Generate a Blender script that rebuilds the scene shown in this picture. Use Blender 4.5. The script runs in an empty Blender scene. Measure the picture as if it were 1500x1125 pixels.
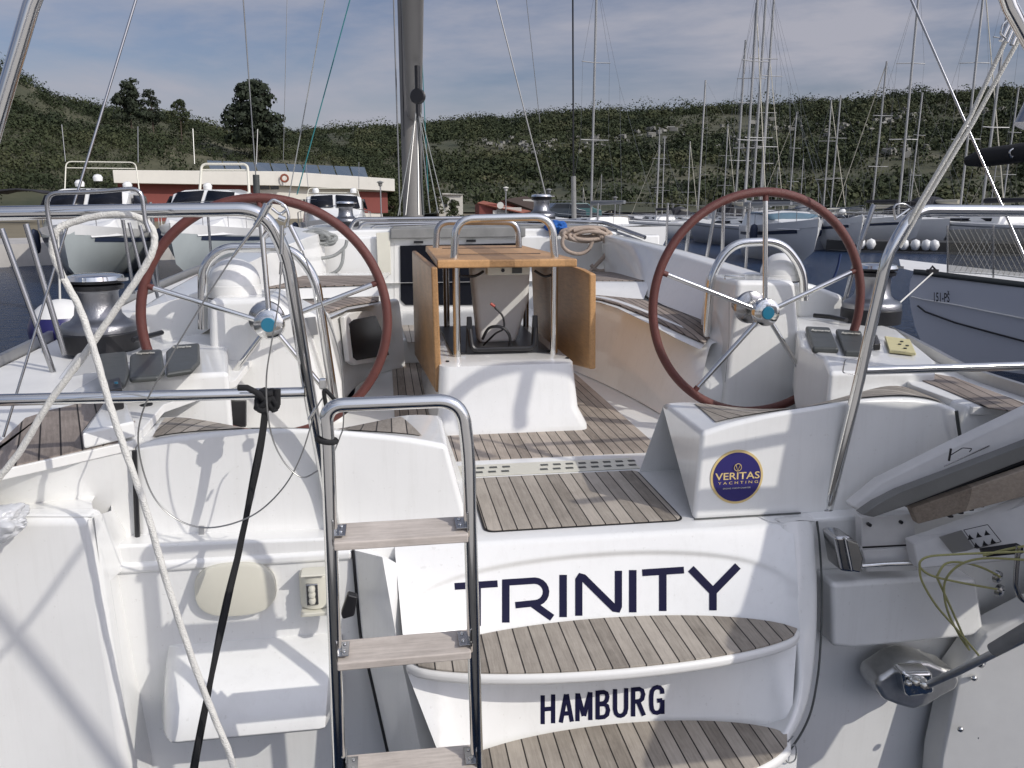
import bpy, bmesh, math, random
from mathutils import Vector, Matrix
V=Vector
random.seed(7)
R_=random.Random(11)
S=bpy.context.scene; COL=S.collection
# ------------------------------------------------------------------ camera model
F=1200.0; TH=math.atan(262.5/1200); PS=math.radians(8.70); CZ=2.3
ct,st=math.cos(TH),math.sin(TH); cp,sp=math.cos(PS),math.sin(PS)
RT=Vector((cp,-sp,0)); FW=Vector((sp*ct,cp*ct,-st)); UPV=Vector((sp*st,cp*st,ct))
def U(px,py,X=None,Y=None,Z=None):
    d=RT*((px-750)/F)+UPV*((562.5-py)/F)+FW
    t = X/d.x if X is not None else (Y/d.y if Y is not None else (Z-CZ)/d.z)
    v=d*t; return Vector((v.x,v.y,CZ+v.z))
def UPL(px,py,p0,nn):
    d=RT*((px-750)/F)+UPV*((562.5-py)/F)+FW; t=(V(p0)-V((0,0,CZ))).dot(V(nn))/d.dot(V(nn)); v=d*t; return Vector((v.x,v.y,CZ+v.z))
def UL(pts,**k): return [U(p[0],p[1],**k) for p in pts]
def G(px,D,z):
    a=PS+math.atan((px-750)/F*ct); return Vector((D*math.sin(a),D*math.cos(a),z))
# ------------------------------------------------------------------ materials
MATS={}
def nt(m): return m.node_tree.nodes,m.node_tree.links
def pbr(name,col,rough=.5,metal=0,coat=0,spec=.5,var=0,vscale=8,bump=0,bscale=60,dirt=None,trans=0,alpha=1):
    m=bpy.data.materials.new(name); m.use_nodes=True; n,l=nt(m); b=n['Principled BSDF']
    b.inputs['Base Color'].default_value=(*col,1); b.inputs['Roughness'].default_value=rough
    b.inputs['Metallic'].default_value=metal; b.inputs['Coat Weight'].default_value=coat
    b.inputs['Specular IOR Level'].default_value=spec; b.inputs['Transmission Weight'].default_value=trans
    b.inputs['Alpha'].default_value=alpha
    if var or dirt or bump:
        tc=n.new('ShaderNodeNewGeometry')
        if var:
            t=n.new('ShaderNodeTexNoise'); t.inputs['Scale'].default_value=vscale; t.inputs['Detail'].default_value=6; t.inputs['Roughness'].default_value=.65
            l.new(tc.outputs['Position'],t.inputs['Vector'])
            r=n.new('ShaderNodeValToRGB'); l.new(t.outputs['Fac'],r.inputs['Fac'])
            r.color_ramp.elements[0].position=.3; r.color_ramp.elements[1].position=.7
            r.color_ramp.elements[0].color=(*[c*(1-var) for c in (dirt or col)],1); r.color_ramp.elements[1].color=(*[min(1,c*(1+var*.5)) for c in col],1)
            l.new(r.outputs['Color'],b.inputs['Base Color'])
            mr=n.new('ShaderNodeMapRange'); mr.inputs['To Min'].default_value=rough*.8; mr.inputs['To Max'].default_value=min(1,rough*1.3)
            l.new(t.outputs['Fac'],mr.inputs['Value']); l.new(mr.outputs['Result'],b.inputs['Roughness'])
        if bump:
            t2=n.new('ShaderNodeTexNoise'); t2.inputs['Scale'].default_value=bscale; t2.inputs['Detail'].default_value=4
            l.new(tc.outputs['Position'],t2.inputs['Vector'])
            bp=n.new('ShaderNodeBump'); bp.inputs['Strength'].default_value=bump; bp.inputs['Distance'].default_value=.01
            l.new(t2.outputs['Fac'],bp.inputs['Height']); l.new(bp.outputs['Normal'],b.inputs['Normal'])
    MATS[name]=m; return m
def teak(name,angle=0,period=.05,base=(.27,.215,.17),caulk=.09,off=0.0,cross=False):
    m=bpy.data.materials.new(name); m.use_nodes=True; n,l=nt(m); b=n['Principled BSDF']; b.inputs['Roughness'].default_value=.75
    g=n.new('ShaderNodeNewGeometry'); mp=n.new('ShaderNodeMapping'); mp.inputs['Rotation'].default_value=(0,0,angle)
    mp.inputs['Location'].default_value=(off,0,0)
    l.new(g.outputs['Position'],mp.inputs['Vector']); sx=n.new('ShaderNodeSeparateXYZ'); l.new(mp.outputs['Vector'],sx.inputs['Vector'])
    dv=n.new('ShaderNodeMath'); dv.operation='DIVIDE'; dv.inputs[1].default_value=period; l.new(sx.outputs['Y' if cross else 'X'],dv.inputs[0])
    fr=n.new('ShaderNodeMath'); fr.operation='FRACT'; l.new(dv.outputs[0],fr.inputs[0])
    fl=n.new('ShaderNodeMath'); fl.operation='FLOOR'; l.new(dv.outputs[0],fl.inputs[0])
    lt=n.new('ShaderNodeMath'); lt.operation='LESS_THAN'; lt.inputs[1].default_value=caulk; l.new(fr.outputs[0],lt.inputs[0])
    wn=n.new('ShaderNodeTexWhiteNoise'); wn.noise_dimensions='1D'; l.new(fl.outputs[0],wn.inputs['W'])
    # grain stretched along the planks
    mg=n.new('ShaderNodeMapping'); mg.inputs['Scale'].default_value=((9,120,120) if cross else (120,9,120)); l.new(mp.outputs['Vector'],mg.inputs['Vector'])
    ng=n.new('ShaderNodeTexNoise'); ng.inputs['Scale'].default_value=1; ng.inputs['Detail'].default_value=8; ng.inputs['Roughness'].default_value=.7; l.new(mg.outputs['Vector'],ng.inputs['Vector'])
    nb=n.new('ShaderNodeTexNoise'); nb.inputs['Scale'].default_value=4.5; nb.inputs['Detail'].default_value=5; nb.inputs['Roughness'].default_value=.7; l.new(g.outputs['Position'],nb.inputs['Vector'])
    a1=n.new('ShaderNodeMath'); a1.operation='MULTIPLY_ADD'; a1.inputs[1].default_value=.5; l.new(wn.outputs['Value'],a1.inputs[0])
    a2=n.new('ShaderNodeMath'); a2.operation='MULTIPLY_ADD'; a2.inputs[1].default_value=.9; a2.inputs[2].default_value=-.1; l.new(ng.outputs['Fac'],a2.inputs[0]); l.new(a2.outputs[0],a1.inputs[2])
    a3=n.new('ShaderNodeMath'); a3.operation='MULTIPLY_ADD'; a3.inputs[1].default_value=.8; a3.inputs[2].default_value=-.38; l.new(nb.outputs['Fac'],a3.inputs[0])
    a4=n.new('ShaderNodeMath'); a4.operation='ADD'; l.new(a1.outputs[0],a4.inputs[0]); l.new(a3.outputs[0],a4.inputs[1])
    cr=n.new('ShaderNodeValToRGB'); e=cr.color_ramp.elements; e[0].position=.2; e[1].position=.95
    e[0].color=(base[0]*.6,base[1]*.58,base[2]*.56,1); e[1].color=(base[0]*1.55,base[1]*1.55,base[2]*1.55,1)
    l.new(a4.outputs[0],cr.inputs['Fac'])
    mx=n.new('ShaderNodeMix'); mx.data_type='RGBA'; mx.inputs['B'].default_value=(.018,.014,.012,1)
    l.new(lt.outputs[0],mx.inputs['Factor']); l.new(cr.outputs['Color'],mx.inputs['A']); l.new(mx.outputs['Result'],b.inputs['Base Color'])
    bp=n.new('ShaderNodeBump'); bp.inputs['Strength'].default_value=.35; bp.inputs['Distance'].default_value=.003
    sb=n.new('ShaderNodeMath'); sb.operation='SUBTRACT'; l.new(ng.outputs['Fac'],sb.inputs[0]); l.new(lt.outputs[0],sb.inputs[1])
    l.new(sb.outputs[0],bp.inputs['Height']); l.new(bp.outputs['Normal'],b.inputs['Normal'])
    MATS[name]=m; return m
GEL=pbr('gelcoat',(.80,.80,.775),.20,coat=.4,var=.05,vscale=2.2)
def grime(m,k=.10):
    n,l=nt(m); b=n['Principled BSDF']; src=b.inputs['Base Color'].links[0].from_socket
    g=n.new('ShaderNodeNewGeometry'); mp=n.new('ShaderNodeMapping'); mp.inputs['Scale'].default_value=(30,30,1.6); l.new(g.outputs['Position'],mp.inputs['Vector'])
    t=n.new('ShaderNodeTexNoise'); t.inputs['Scale'].default_value=1; t.inputs['Detail'].default_value=7; t.inputs['Roughness'].default_value=.75; l.new(mp.outputs['Vector'],t.inputs['Vector'])
    r=n.new('ShaderNodeMapRange'); r.inputs['From Min'].default_value=.5; r.inputs['From Max'].default_value=.78; r.inputs['To Max'].default_value=k; l.new(t.outputs['Fac'],r.inputs['Value'])
    t2=n.new('ShaderNodeTexNoise'); t2.inputs['Scale'].default_value=60; t2.inputs['Detail'].default_value=3; l.new(g.outputs['Position'],t2.inputs['Vector'])
    r2=n.new('ShaderNodeMapRange'); r2.inputs['From Min'].default_value=.68; r2.inputs['From Max'].default_value=.74; r2.inputs['To Max'].default_value=k*1.6; l.new(t2.outputs['Fac'],r2.inputs['Value'])
    a=n.new('ShaderNodeMath'); a.operation='ADD'; a.use_clamp=True; l.new(r.outputs['Result'],a.inputs[0]); l.new(r2.outputs['Result'],a.inputs[1])
    mx=n.new('ShaderNodeMix'); mx.data_type='RGBA'; mx.inputs['B'].default_value=(.30,.27,.21,1); l.new(a.outputs[0],mx.inputs['Factor']); l.new(src,mx.inputs['A']); l.new(mx.outputs['Result'],b.inputs['Base Color'])
grime(GEL)
GELR=pbr('gelcoat_moulded',(.76,.755,.725),.4,var=.06,vscale=7)
CREAM=pbr('cream_plastic',(.66,.64,.54),.4,var=.04)
YEL=pbr('yellowed_plastic',(.62,.56,.30),.45,var=.1,vscale=40)
CHR=pbr('polished_steel',(.72,.72,.70),.12,metal=1)
CAST=pbr('cast_steel',(.62,.62,.60),.34,metal=.85,var=.15,vscale=25)
DRUM=pbr('winch_drum_metal',(.30,.30,.31),.28,metal=1,bump=.25,bscale=220)
STKB=pbr('sticker_blue',(.022,.016,.13),.4)
CHR2=pbr('brushed_steel',(.45,.45,.45),.2,metal=1)
ALU=pbr('anodised_aluminium',(.42,.42,.42),.38,metal=.8,var=.1)
MASTM=pbr('mast_aluminium',(.36,.36,.35),.42,metal=.55,var=.1,vscale=2)
MASTG=pbr('mast_grey',(.20,.19,.175),.5,metal=.0,var=.15,vscale=.6)
DGREY=pbr('grey_plastic',(.06,.065,.062),.42,var=.15,vscale=20)
BLK=pbr('black_plastic',(.012,.012,.014),.4)
BLKW=pbr('black_webbing',(.012,.012,.013),.8,bump=.5,bscale=400)
GLASS=pbr('dark_acrylic',(.008,.009,.013),.25,spec=.15)
GREYV=pbr('grey_vinyl',(.22,.22,.21),.6,var=.2)
RED=pbr('red_leather',(.125,.036,.028),.42,var=.2,vscale=25,bump=.4,bscale=300)
TAN=teak('varnished_teak',period=.12,caulk=0,base=(.37,.21,.09)); TAN.node_tree.nodes['Principled BSDF'].inputs['Roughness'].default_value=.42
NAVY=pbr('navy_vinyl',(.006,.006,.032),.6,spec=.15)
BLUEF=pbr('blue_fender_cap',(.02,.018,.11),.35)
BLUEC=pbr('blue_canvas',(.01,.10,.38),.8,bump=.8,bscale=90)
ROPEW=pbr('white_rope',(.70,.69,.64),.7,bump=.6,bscale=260,var=.08,vscale=60)
ROPEB=pbr('beige_rope',(.45,.36,.29),.8,bump=.8,bscale=200,var=.15,vscale=60)
ROPEY=pbr('yellow_rope',(.48,.46,.20),.75,bump=.7,bscale=300,var=.15,vscale=60)
ROPEG=pbr('grey_rope',(.30,.31,.30),.8,bump=.7,bscale=200,var=.2,vscale=60)
WIRE=pbr('steel_wire',(.30,.30,.29),.35,metal=.8)
TEALR=pbr('teal_rope',(.02,.16,.17),.7)
GOLD=pbr('gold_print',(.66,.50,.22),.5)
TURQ=pbr('turquoise_badge',(.015,.16,.25),.3,coat=.4)
TEAK=teak('weathered_teak',base=(.30,.268,.225)); TEAKS=teak('weathered_teak_sole',period=.045,caulk=.10,base=(.31,.265,.22))
TEAKL=teak('weathered_teak_left',angle=math.radians(-20),period=.055,base=(.28,.24,.21))
TEAKR=teak('weathered_teak_right',angle=math.radians(14),period=.05,base=(.25,.21,.18))
TEAKU=teak('weathered_teak_rung',period=9,caulk=0,cross=True,base=(.40,.36,.32))
BENCH=teak('weathered_teak_bench',period=.042,base=(.24,.20,.17),caulk=.14)
BENCHX=teak('weathered_teak_bench_slant',angle=math.radians(-28),period=.05,base=(.24,.20,.17),caulk=.14)
# ------------------------------------------------------------------ object helpers
def tag(o,label=None,cat=None,group=None,kind=None):
    if label: o['label']=label
    if cat: o['category']=cat
    if group: o['group']=group
    if kind: o['kind']=kind
    return o
def empty(name,loc=(0,0,0),label=None,cat=None,group=None):
    o=bpy.data.objects.new(name,None); COL.objects.link(o); o.location=loc; o.empty_display_size=.1
    tag(o,label,cat,group); return o
def wloc(p):
    t=V((0,0,0))
    while p is not None: t=t+p.location; p=p.parent
    return t
def par(o,p):
    o.parent=p
    if p is not None:
        r=p
        t=V((0,0,0))
        while r is not None:
            if r.type=='EMPTY': t=t+r.location
            r=r.parent
        o.matrix_parent_inverse=Matrix.Translation(-t) if p.type=='EMPTY' else Matrix.Identity(4)
class MB:
    def __init__(s): s.v=[]; s.f=[]
    def add(s,vs,fs):
        k=len(s.v); s.v+=[tuple(v) for v in vs]; s.f+=[tuple(i+k for i in f) for f in fs]; return s
    def box(s,c,d,m=None):
        x,y,z=[k/2 for k in d]; P=[V((sx*x,sy*y,sz*z)) for sz in(-1,1) for sy in(-1,1) for sx in(-1,1)]
        if m is not None: P=[m@p for p in P]
        c=V(c); return s.add([p+c for p in P],[(0,2,3,1),(4,5,7,6),(0,1,5,4),(1,3,7,5),(3,2,6,7),(2,0,4,6)])
    def prism(s,pts,vec):
        n=len(pts); vec=V(vec); P=[V(p) for p in pts]
        s.add(P+[p+vec for p in P],[tuple(range(n)),tuple(range(2*n-1,n-1,-1))]+[(i,i+n,(i+1)%n+n,(i+1)%n) for i in range(n)]); return s
    def tube(s,path,r,n=10,closed=False,cap=True,r2=None,lay=0):
        P=[V(p) for p in path]; m=len(P); rings=[]; up=None
        for i,p in enumerate(P):
            if closed: t=(P[(i+1)%m]-P[i-1])
            else: t=P[min(i+1,m-1)]-P[max(i-1,0)]
            t=t.normalized() if t.length>1e-9 else V((0,0,1))
            if up is None:
                a=V((0,0,1)) if abs(t.z)<.9 else V((1,0,0)); up=t.cross(a).normalized()
            else:
                up=(up-t*up.dot(t)); up=up.normalized() if up.length>1e-6 else t.orthogonal().normalized()
            b=t.cross(up); rr=r if r2 is None else r+(r2-r)*i/(m-1)
            if callable(r): rr=r(i/(m-1))
            q_=(lambda k:1.0) if not lay else (lambda k:1+.055*math.cos(3*2*math.pi*k/n+i*lay))
            rings.append([p+up*(math.cos(2*math.pi*k/n)*rr*q_(k))+b*(math.sin(2*math.pi*k/n)*rr*q_(k)) for k in range(n)])
        vs=[q for rg in rings for q in rg]; fs=[]
        for i in range(m if closed else m-1):
            j=(i+1)%m
            for k in range(n): fs.append((i*n+k,i*n+(k+1)%n,j*n+(k+1)%n,j*n+k))
        if cap and not closed: fs+=[tuple(range(n-1,-1,-1)),tuple((m-1)*n+k for k in range(n))]
        return s.add(vs,fs)
    def lathe(s,prof,c,axis=(0,0,1),n=28):
        ax=V(axis).normalized(); a=ax.orthogonal().normalized(); b=ax.cross(a); c=V(c); vs=[]; fs=[]
        for r,h in prof:
            for k in range(n):
                t=2*math.pi*k/n; vs.append(c+ax*h+(a*math.cos(t)+b*math.sin(t))*max(r,1e-4))
        for i in range(len(prof)-1):
            for k in range(n): fs.append((i*n+k,i*n+(k+1)%n,(i+1)*n+(k+1)%n,(i+1)*n+k))
        fs+=[tuple(range(n-1,-1,-1)),tuple((len(prof)-1)*n+k for k in range(n))]
        return s.add(vs,fs)
    def grid(s,rows):
        w=len(rows[0]); vs=[p for r in rows for p in r]; fs=[]
        for i in range(len(rows)-1):
            for j in range(w-1): fs.append((i*w+j,i*w+j+1,(i+1)*w+j+1,(i+1)*w+j))
        return s.add(vs,fs)
    def build(s,name,mat,parent=None,smooth=True,bevel=0,seg=3,ang=38,solid=0,fixn=True,label=None,subd=0):
        me=bpy.data.meshes.new(name); me.from_pydata(s.v,[],s.f); me.update()
        if fixn:
            bm=bmesh.new(); bm.from_mesh(me)
            bmesh.ops.remove_doubles(bm,verts=bm.verts,dist=1e-5)
            bmesh.ops.recalc_face_normals(bm,faces=bm.faces); bm.to_mesh(me); bm.free()
        if smooth:
            me.polygons.foreach_set('use_smooth',[True]*len(me.polygons))
            if ang<179 and not subd: me.set_sharp_from_angle(angle=math.radians(ang))
        o=bpy.data.objects.new(name,me); COL.objects.link(o)
        if mat: me.materials.append(mat)
        if parent: par(o,parent)
        if solid:
            m=o.modifiers.new('s','SOLIDIFY'); m.thickness=solid; m.offset=-1
        if subd:
            m=o.modifiers.new('d','SUBSURF'); m.levels=subd; m.render_levels=subd
        if bevel:
            m=o.modifiers.new('b','BEVEL'); m.width=bevel; m.segments=seg; m.limit_method='ANGLE'; m.angle_limit=math.radians(30); m.harden_normals=True
        if label: o['label']=label
        return o
def spline(pts,k=8,closed=False):
    P=[V(p) for p in pts]; n=len(P); out=[]
    for i in range(n if closed else n-1):
        g=(lambda j:P[j%n]) if closed else (lambda j:P[min(max(j,0),n-1)])
        a,b,c,d=g(i-1),g(i),g(i+1),g(i+2)
        for q in range(k):
            t=q/k; out.append(.5*((2*b)+(c-a)*t+(2*a-5*b+4*c-d)*t*t+(3*b-a-3*c+d)*t**3))
    if not closed: out.append(P[-1])
    return out
def rounded(pts,r,k=6):
    P=[V(p) for p in pts]; out=[P[0]]
    for i in range(1,len(P)-1):
        a,b,c=P[i-1],P[i],P[i+1]; u=(a-b); w=(c-b); rr=min(r,u.length*.48,w.length*.48)
        p0=b+u.normalized()*rr; p1=b+w.normalized()*rr
        for q in range(k+1):
            t=q/k; out.append(p0*(1-t)**2+b*2*t*(1-t)+p1*t*t)
    return out+[P[-1]]
def interp(pts,x):
    if x<=pts[0][0]: return pts[0][1]
    for (a,b),(c,d) in zip(pts,pts[1:]):
        if x<=c: return b+(d-b)*(x-a)/(c-a)
    return pts[-1][1]
def tubeobj(name,path,r,mat,parent=None,n=12,label=None,**k):
    return MB().tube(path,r,n,**k).build(name,mat,parent,ang=60,label=label)
def slab(name,pts,vec,mat,parent=None,bevel=.012,label=None,seg=3):
    return MB().prism(pts,vec).build(name,mat,parent,bevel=bevel,seg=seg,label=label)
def copy_tree(o,parent=None):
    c=o.copy(); COL.objects.link(c); c.parent=parent
    for ch in [x for x in o.children]: copy_tree(ch,c)
    return c
def textmesh(name,txt,mapf,mat,parent,bold=.0,spacing=1.0,label=None,w=1,h=1):
    cu=bpy.data.curves.new(name,'FONT'); cu.body=txt; cu.offset=bold; cu.space_character=spacing; cu.resolution_u=3
    o=bpy.data.objects.new('tmp',cu); COL.objects.link(o); dg=bpy.context.evaluated_depsgraph_get(); dg.update()
    me=bpy.data.meshes.new_from_object(o.evaluated_get(dg)); bpy.data.objects.remove(o)
    xs=[v.co.x for v in me.vertices]; ys=[v.co.y for v in me.vertices]; x0,x1,y0,y1=min(xs),max(xs),min(ys),max(ys)
    for v in me.vertices: v.co=mapf((v.co.x-x0)/(x1-x0),(v.co.y-y0)/(y1-y0))
    me.materials.clear(); me.materials.append(mat); me.name=name
    ob=bpy.data.objects.new(name,me); COL.objects.link(ob); par(ob,parent)
    if label: ob['label']=label
    return ob
# ================================================================== OUR YACHT
yacht=empty('sailing_yacht',(0.63,2.4,0),'white cruising yacht with two red leather steering wheels and TRINITY on its transom','yacht')
Y=yacht
def ss(a,b,x):
    t=max(0,min(1,(x-a)/(b-a))); return t*t*(3-2*t)
CX=.635
# ---- transom riser with the name
def c1(u): return 2.160+.165*(max(0,4*u*(1-u)))**.6
def riserY(x,z):
    v=max(0,min(1,(1.235-z)/(1.235-1.0))); x0=.0+.02*v; x1=1.33-.09*v; u=max(0,min(1,(x-x0)/(x1-x0)))
    y=2.425+(c1(u)-2.425)*v
    arch=1.085+.115*(max(0,4*u*(1-u)))**.45
    return y+.013*ss(0,.022,arch-z)
rows=[]
for j in range(41):
    v=j/40; z=1.235-(1.235-.99)*v; x0=.0+.02*v; x1=1.33-.09*v
    rows.append([V((x0+(x1-x0)*i/70,riserY(x0+(x1-x0)*i/70,z),z)) for i in range(71)])
top=[V((p.x,2.445,1.2485)) for p in rows[0]]; top2=[V((p.x,2.432,1.245)) for p in rows[0]]
tr=MB().grid([[V((p.x,2.50,1.2495)) for p in rows[0]],top,top2]+rows).build('transom_riser',GEL,Y,ang=80,fixn=True)
def onrise(px,py,fn,off=.0025,y0=2.35):
    p=U(px,py,Y=y0)
    for _ in range(12): p=U(px,py,Y=fn(p.x,p.z)-off)
    return p
def strokes(name,lst,w,fn,mat,parent,off=.0025,**k):
    w_=w
    m=MB()
    for st_ in lst:
        pts,ww=st_ if isinstance(st_,tuple) else (st_,w)
        n=len(pts); L=[];Rr=[]
        for i,(x,y) in enumerate(pts):
            ax,ay=pts[max(i-1,0)]; bx,by=pts[min(i+1,n-1)]; dx,dy=bx-ax,by-ay; q=math.hypot(dx,dy); nx,ny=-dy/q*ww/2,dx/q*ww/2
            L.append((x+nx,y+ny)); Rr.append((x-nx,y-ny))
        segs=[]
        for i in range(n-1):
            for t in (0,.25,.5,.75) if n<6 else (0,):
                segs.append(((L[i][0]+(L[i+1][0]-L[i][0])*t,L[i][1]+(L[i+1][1]-L[i][1])*t),(Rr[i][0]+(Rr[i+1][0]-Rr[i][0])*t,Rr[i][1]+(Rr[i+1][1]-Rr[i][1])*t)))
        segs.append((L[-1],Rr[-1])); rws=[]
        for a,b in segs: rws.append([onrise(a[0]+(b[0]-a[0])*t,a[1]+(b[1]-a[1])*t,fn,off) for t in (0,.5,1)])
        m.grid(rws)
        off+=.00008
    return m.build(name,mat,parent,smooth=False,**k)
def arc(cx,cy,rx,ry,a0,a1,n=8): return [(cx+rx*math.cos(math.radians(a0+(a1-a0)*i/n)),cy+ry*math.sin(math.radians(a0+(a1-a0)*i/n))) for i in range(n+1)]
TR=[([(666,859),(729,855)],10),([(699,857),(699,917)],11),
    ([(741,850),(741,912)],11),([(736,853.5),(760,852),(783,850.5)]+arc(783,867,17,16.5,-88,85,10)+[(765,885.5),(755,886.5)],9.5),([(781,885),(809,905)],10.5),
    ([(825,842),(825,904)],11),
    ([(848,902),(848,848),(850.5,844),(854,845.5),(901,892),(905,893),(906,889),(906,836)],10.5),
    ([(927,835),(927,897)],11),([(941,839),(1002,835)],10),([(971,837),(971,895)],11),
    ([(1012,833),(1044,866)],11.5),([(1081,829),(1045,866)],11.5),([(1044.5,863),(1044.5,894)],11)]
strokes('ship_name',TR,11,riserY,NAVY,tr,label='navy TRINITY lettering',off=.0012)
# ---- steps
def lens(x0,x1,yt,back,front,z,n=40,inset=0):
    A=[];B=[]
    for i in range(n+1):
        u=i/n; x=x0+inset*2.2+(x1-x0-inset*4.4)*u; k=(4*u*(1-u))
        A.append(V((x,yt+(back-yt)*k**.6-inset*.6,z))); B.append(V((x,yt+(front-yt)*k**.55+inset,z)))
    return B+A[::-1][1:-1]
s1=slab('boarding_step',lens(.015,1.245,2.17,2.345,2.03,1.006),(0,0,-.036),GELR,Y,bevel=.016,seg=5)
slab('teak_tread',lens(.02,1.24,2.165,2.327,2.035,1.012,inset=.004),(0,0,-.006),TEAK,s1,bevel=.0015,seg=1)
s2=slab('boarding_step',lens(.125,1.16,2.03,2.17,1.84,.744),(0,0,-.036),GELR,Y,bevel=.016,seg=5)
slab('teak_tread',lens(.13,1.155,2.025,2.155,1.845,.750,inset=.004),(0,0,-.006),TEAK,s2,bevel=.0015,seg=1)
def riser2(x,z):
    v=max(0,min(1,(.965-z)/.23)); ut=max(0,min(1,(x-.015)/1.23)); ub=max(0,min(1,(x-.12)/1.04))
    yt=2.215+.0*ut; yb=2.05+(2.165-2.05)*(max(0,4*ub*(1-ub)))**.6
    yt=2.175+(2.215-2.175)*(4*ut*(1-ut))
    return yt+(yb-yt)*v
def r2x(i,j): a=.02+.10*j/20; b=1.24-.07*j/20; return a+(b-a)*i/60
rows=[[V((r2x(i,j),riser2(r2x(i,j),(.975-.245*j/20)),(.975-.245*j/20))) for i in range(61)] for j in range(21)]
t2=MB().grid(rows).build('lower_riser',GEL,Y,ang=80)
HB=[(0,[[(0,0),(0,43)],[(0,21),(15,21)],[(15,0),(15,43)]]),
 (26,[[(0,43),(7.5,1.5)],[(8.5,1.5),(16,43)],[(3.5,30),(12.5,30)]]),
 (50,[[(0,43),(0,1.5)],[(.5,2),(9,36)],[(18,1.5),(9.5,36)],[(18.5,1.5),(18.5,43)]]),
 (79,[[(0,0),(0,43)],[(0,3),(9,3),(12.5,5),(14,10),(12.8,16),(9,19.5),(0,20)],[(0,20.5),(9.5,21),(13.5,24),(15,30.5),(13.5,37),(9.5,40),(0,40.2)]]),
 (104,[[(0,0),(0,30),(1.5,36.5),(4.5,39.5),(8,40.5),(11.5,39.5),(14.5,36.5),(16,30),(16,0)]]),
 (130,[[(0,0),(0,43)],[(0,3),(9,3),(13,5.5),(14.5,11.5),(13,18),(9,21),(0,21.2)],[(7,21),(15.5,43)]]),
 (156,[[(16,13),(15.5,7),(12.5,3.5),(8.5,2.5),(4,3.8),(1,8),(0,16),(0,27),(1,35),(4,39.5),(8.5,40.6),(12.5,39.3),(15,36),(16,31),(16,23)],[(8.5,22.5),(16,22.5)],[(16,22),(16,43)]])]
L_=[]
for x0,sts in HB:
    for q in sts:
        L_.append(([(795+(x0+x)*1.02,1018.5-(x0+x)*.087+y*.985) for x,y in q],6.4))
strokes('port_name',L_,6,riser2,NAVY,t2,label='navy HAMBURG lettering',off=.0008)
MB().grid([[V((.08+1.1*i/30,2.02-.06*(4*(i/30)*(1-i/30)),.70-.75*j/8)) for i in range(31)] for j in range(9)]).build('lower_hull_step',GEL,Y,ang=80)
# ---- recess cheeks
def poly(name,faces,mat,par_=None,solid=0,bevel=0,**k):
    m=MB()
    for f in faces: m.add(f,[tuple(range(len(f)))])
    return m.build(name,mat,par_,solid=solid,bevel=bevel,**k)
seamL=[U(519,806,Y=2.43),U(530,930,Y=2.40),U(541,975,Y=2.38),U(575,1125,Y=2.33)]
ridgeL=[U(560,816,Y=2.34),U(580,930,Y=2.26),U(590,975,Y=2.23),U(622,1125,Y=2.14)]
innL=[U(592,830,Y=2.425),U(603,930,Y=2.30),U(612,975,Y=2.25),U(668,1125,Y=2.20)]
innL2=[V((p.x+.08,p.y+.20,p.z)) for p in innL]
MB().grid([seamL,ridgeL,innL,innL2]).build('recess_cheek',GEL,Y,ang=25,subd=0)
topL=[U(519,806,Y=2.43),U(560,816,Y=2.34),U(592,830,Y=2.425),V((.06,2.47,1.247)),V((-.10,2.47,1.247))]
poly('cheek_cap',[topL],GEL,Y)
def rp(l): return [U(x,y,Y=yy) for x,y,yy in l]
seamR=rp([(1196,764,2.435),(1200,800,2.40),(1203,860,2.33),(1202,930,2.24),(1196,1000,2.15),(1180,1062,2.07),(1138,1120,1.98),(1060,1180,1.9)])
rdgR=rp([(1172,762,2.43),(1178,800,2.385),(1184,860,2.31),(1184,930,2.22),(1183,1000,2.13),(1170,1056,2.05),(1126,1116,1.97),(1050,1175,1.88)])
innR=rp([(1146,766,2.428),(1148,800,2.39),(1156,860,2.31),(1168,905,2.22),(1172,960,2.15),(1170,1015,2.10),(1156,1072,2.04),(1090,1140,1.93)])
inn2=[p+V((-.045 if i<4 else .0,.10 if i else .02,0)) for i,p in enumerate(innR)]; inn3=[p+V((-.06 if i<4 else .01,.24 if i>3 else .12,0)) for i,p in enumerate(innR)]
MB().grid([[p+V((.01,.08,0)) for p in seamR],seamR,rdgR,innR,inn2,inn3]).build('recess_cheek',GEL,Y,ang=60,subd=2)
poly('cheek_cap',[[seamR[0]+V((0,.0,.002)),rdgR[0],innR[0],V((1.28,2.5,1.2465)),V((1.42,2.5,1.2465))]],GEL,Y)
tubeobj('seam_gasket',spline([p+V((-.004,.002,0)) for p in seamL],6),.0055,BLK,Y,n=6)
tubeobj('seam_gasket',spline([p+V((.004,.004,0)) for p in seamR],6),.0035,DGREY,Y,n=6)
# ---- platform at sole level
slab('aft_platform',[(-.13,2.44,1.248),(1.43,2.44,1.248),(1.43,3.30,1.248),(-.13,3.30,1.248)],(0,0,-.1),GEL,Y,bevel=.006)
def rrect(x0,x1,y0,y1,z,r,n=5):
    o=[]
    for cx,cy,a in ((x1-r,y1-r,0),(x0+r,y1-r,90),(x0+r,y0+r,180),(x1-r,y0+r,270)):
        for i in range(n+1): t=math.radians(a+90*i/n); o.append(V((cx+r*math.cos(t),cy+r*math.sin(t),z)))
    return o
slab('teak_panel',rrect(.298,.972,2.512,3.045,1.254,.03),(0,0,-.004),TEAK,Y,bevel=.001,seg=1)
slab('panel_edge',rrect(.291,.979,2.505,3.052,1.2512,.034),(0,0,-.002),BLK,Y,bevel=0)
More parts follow.
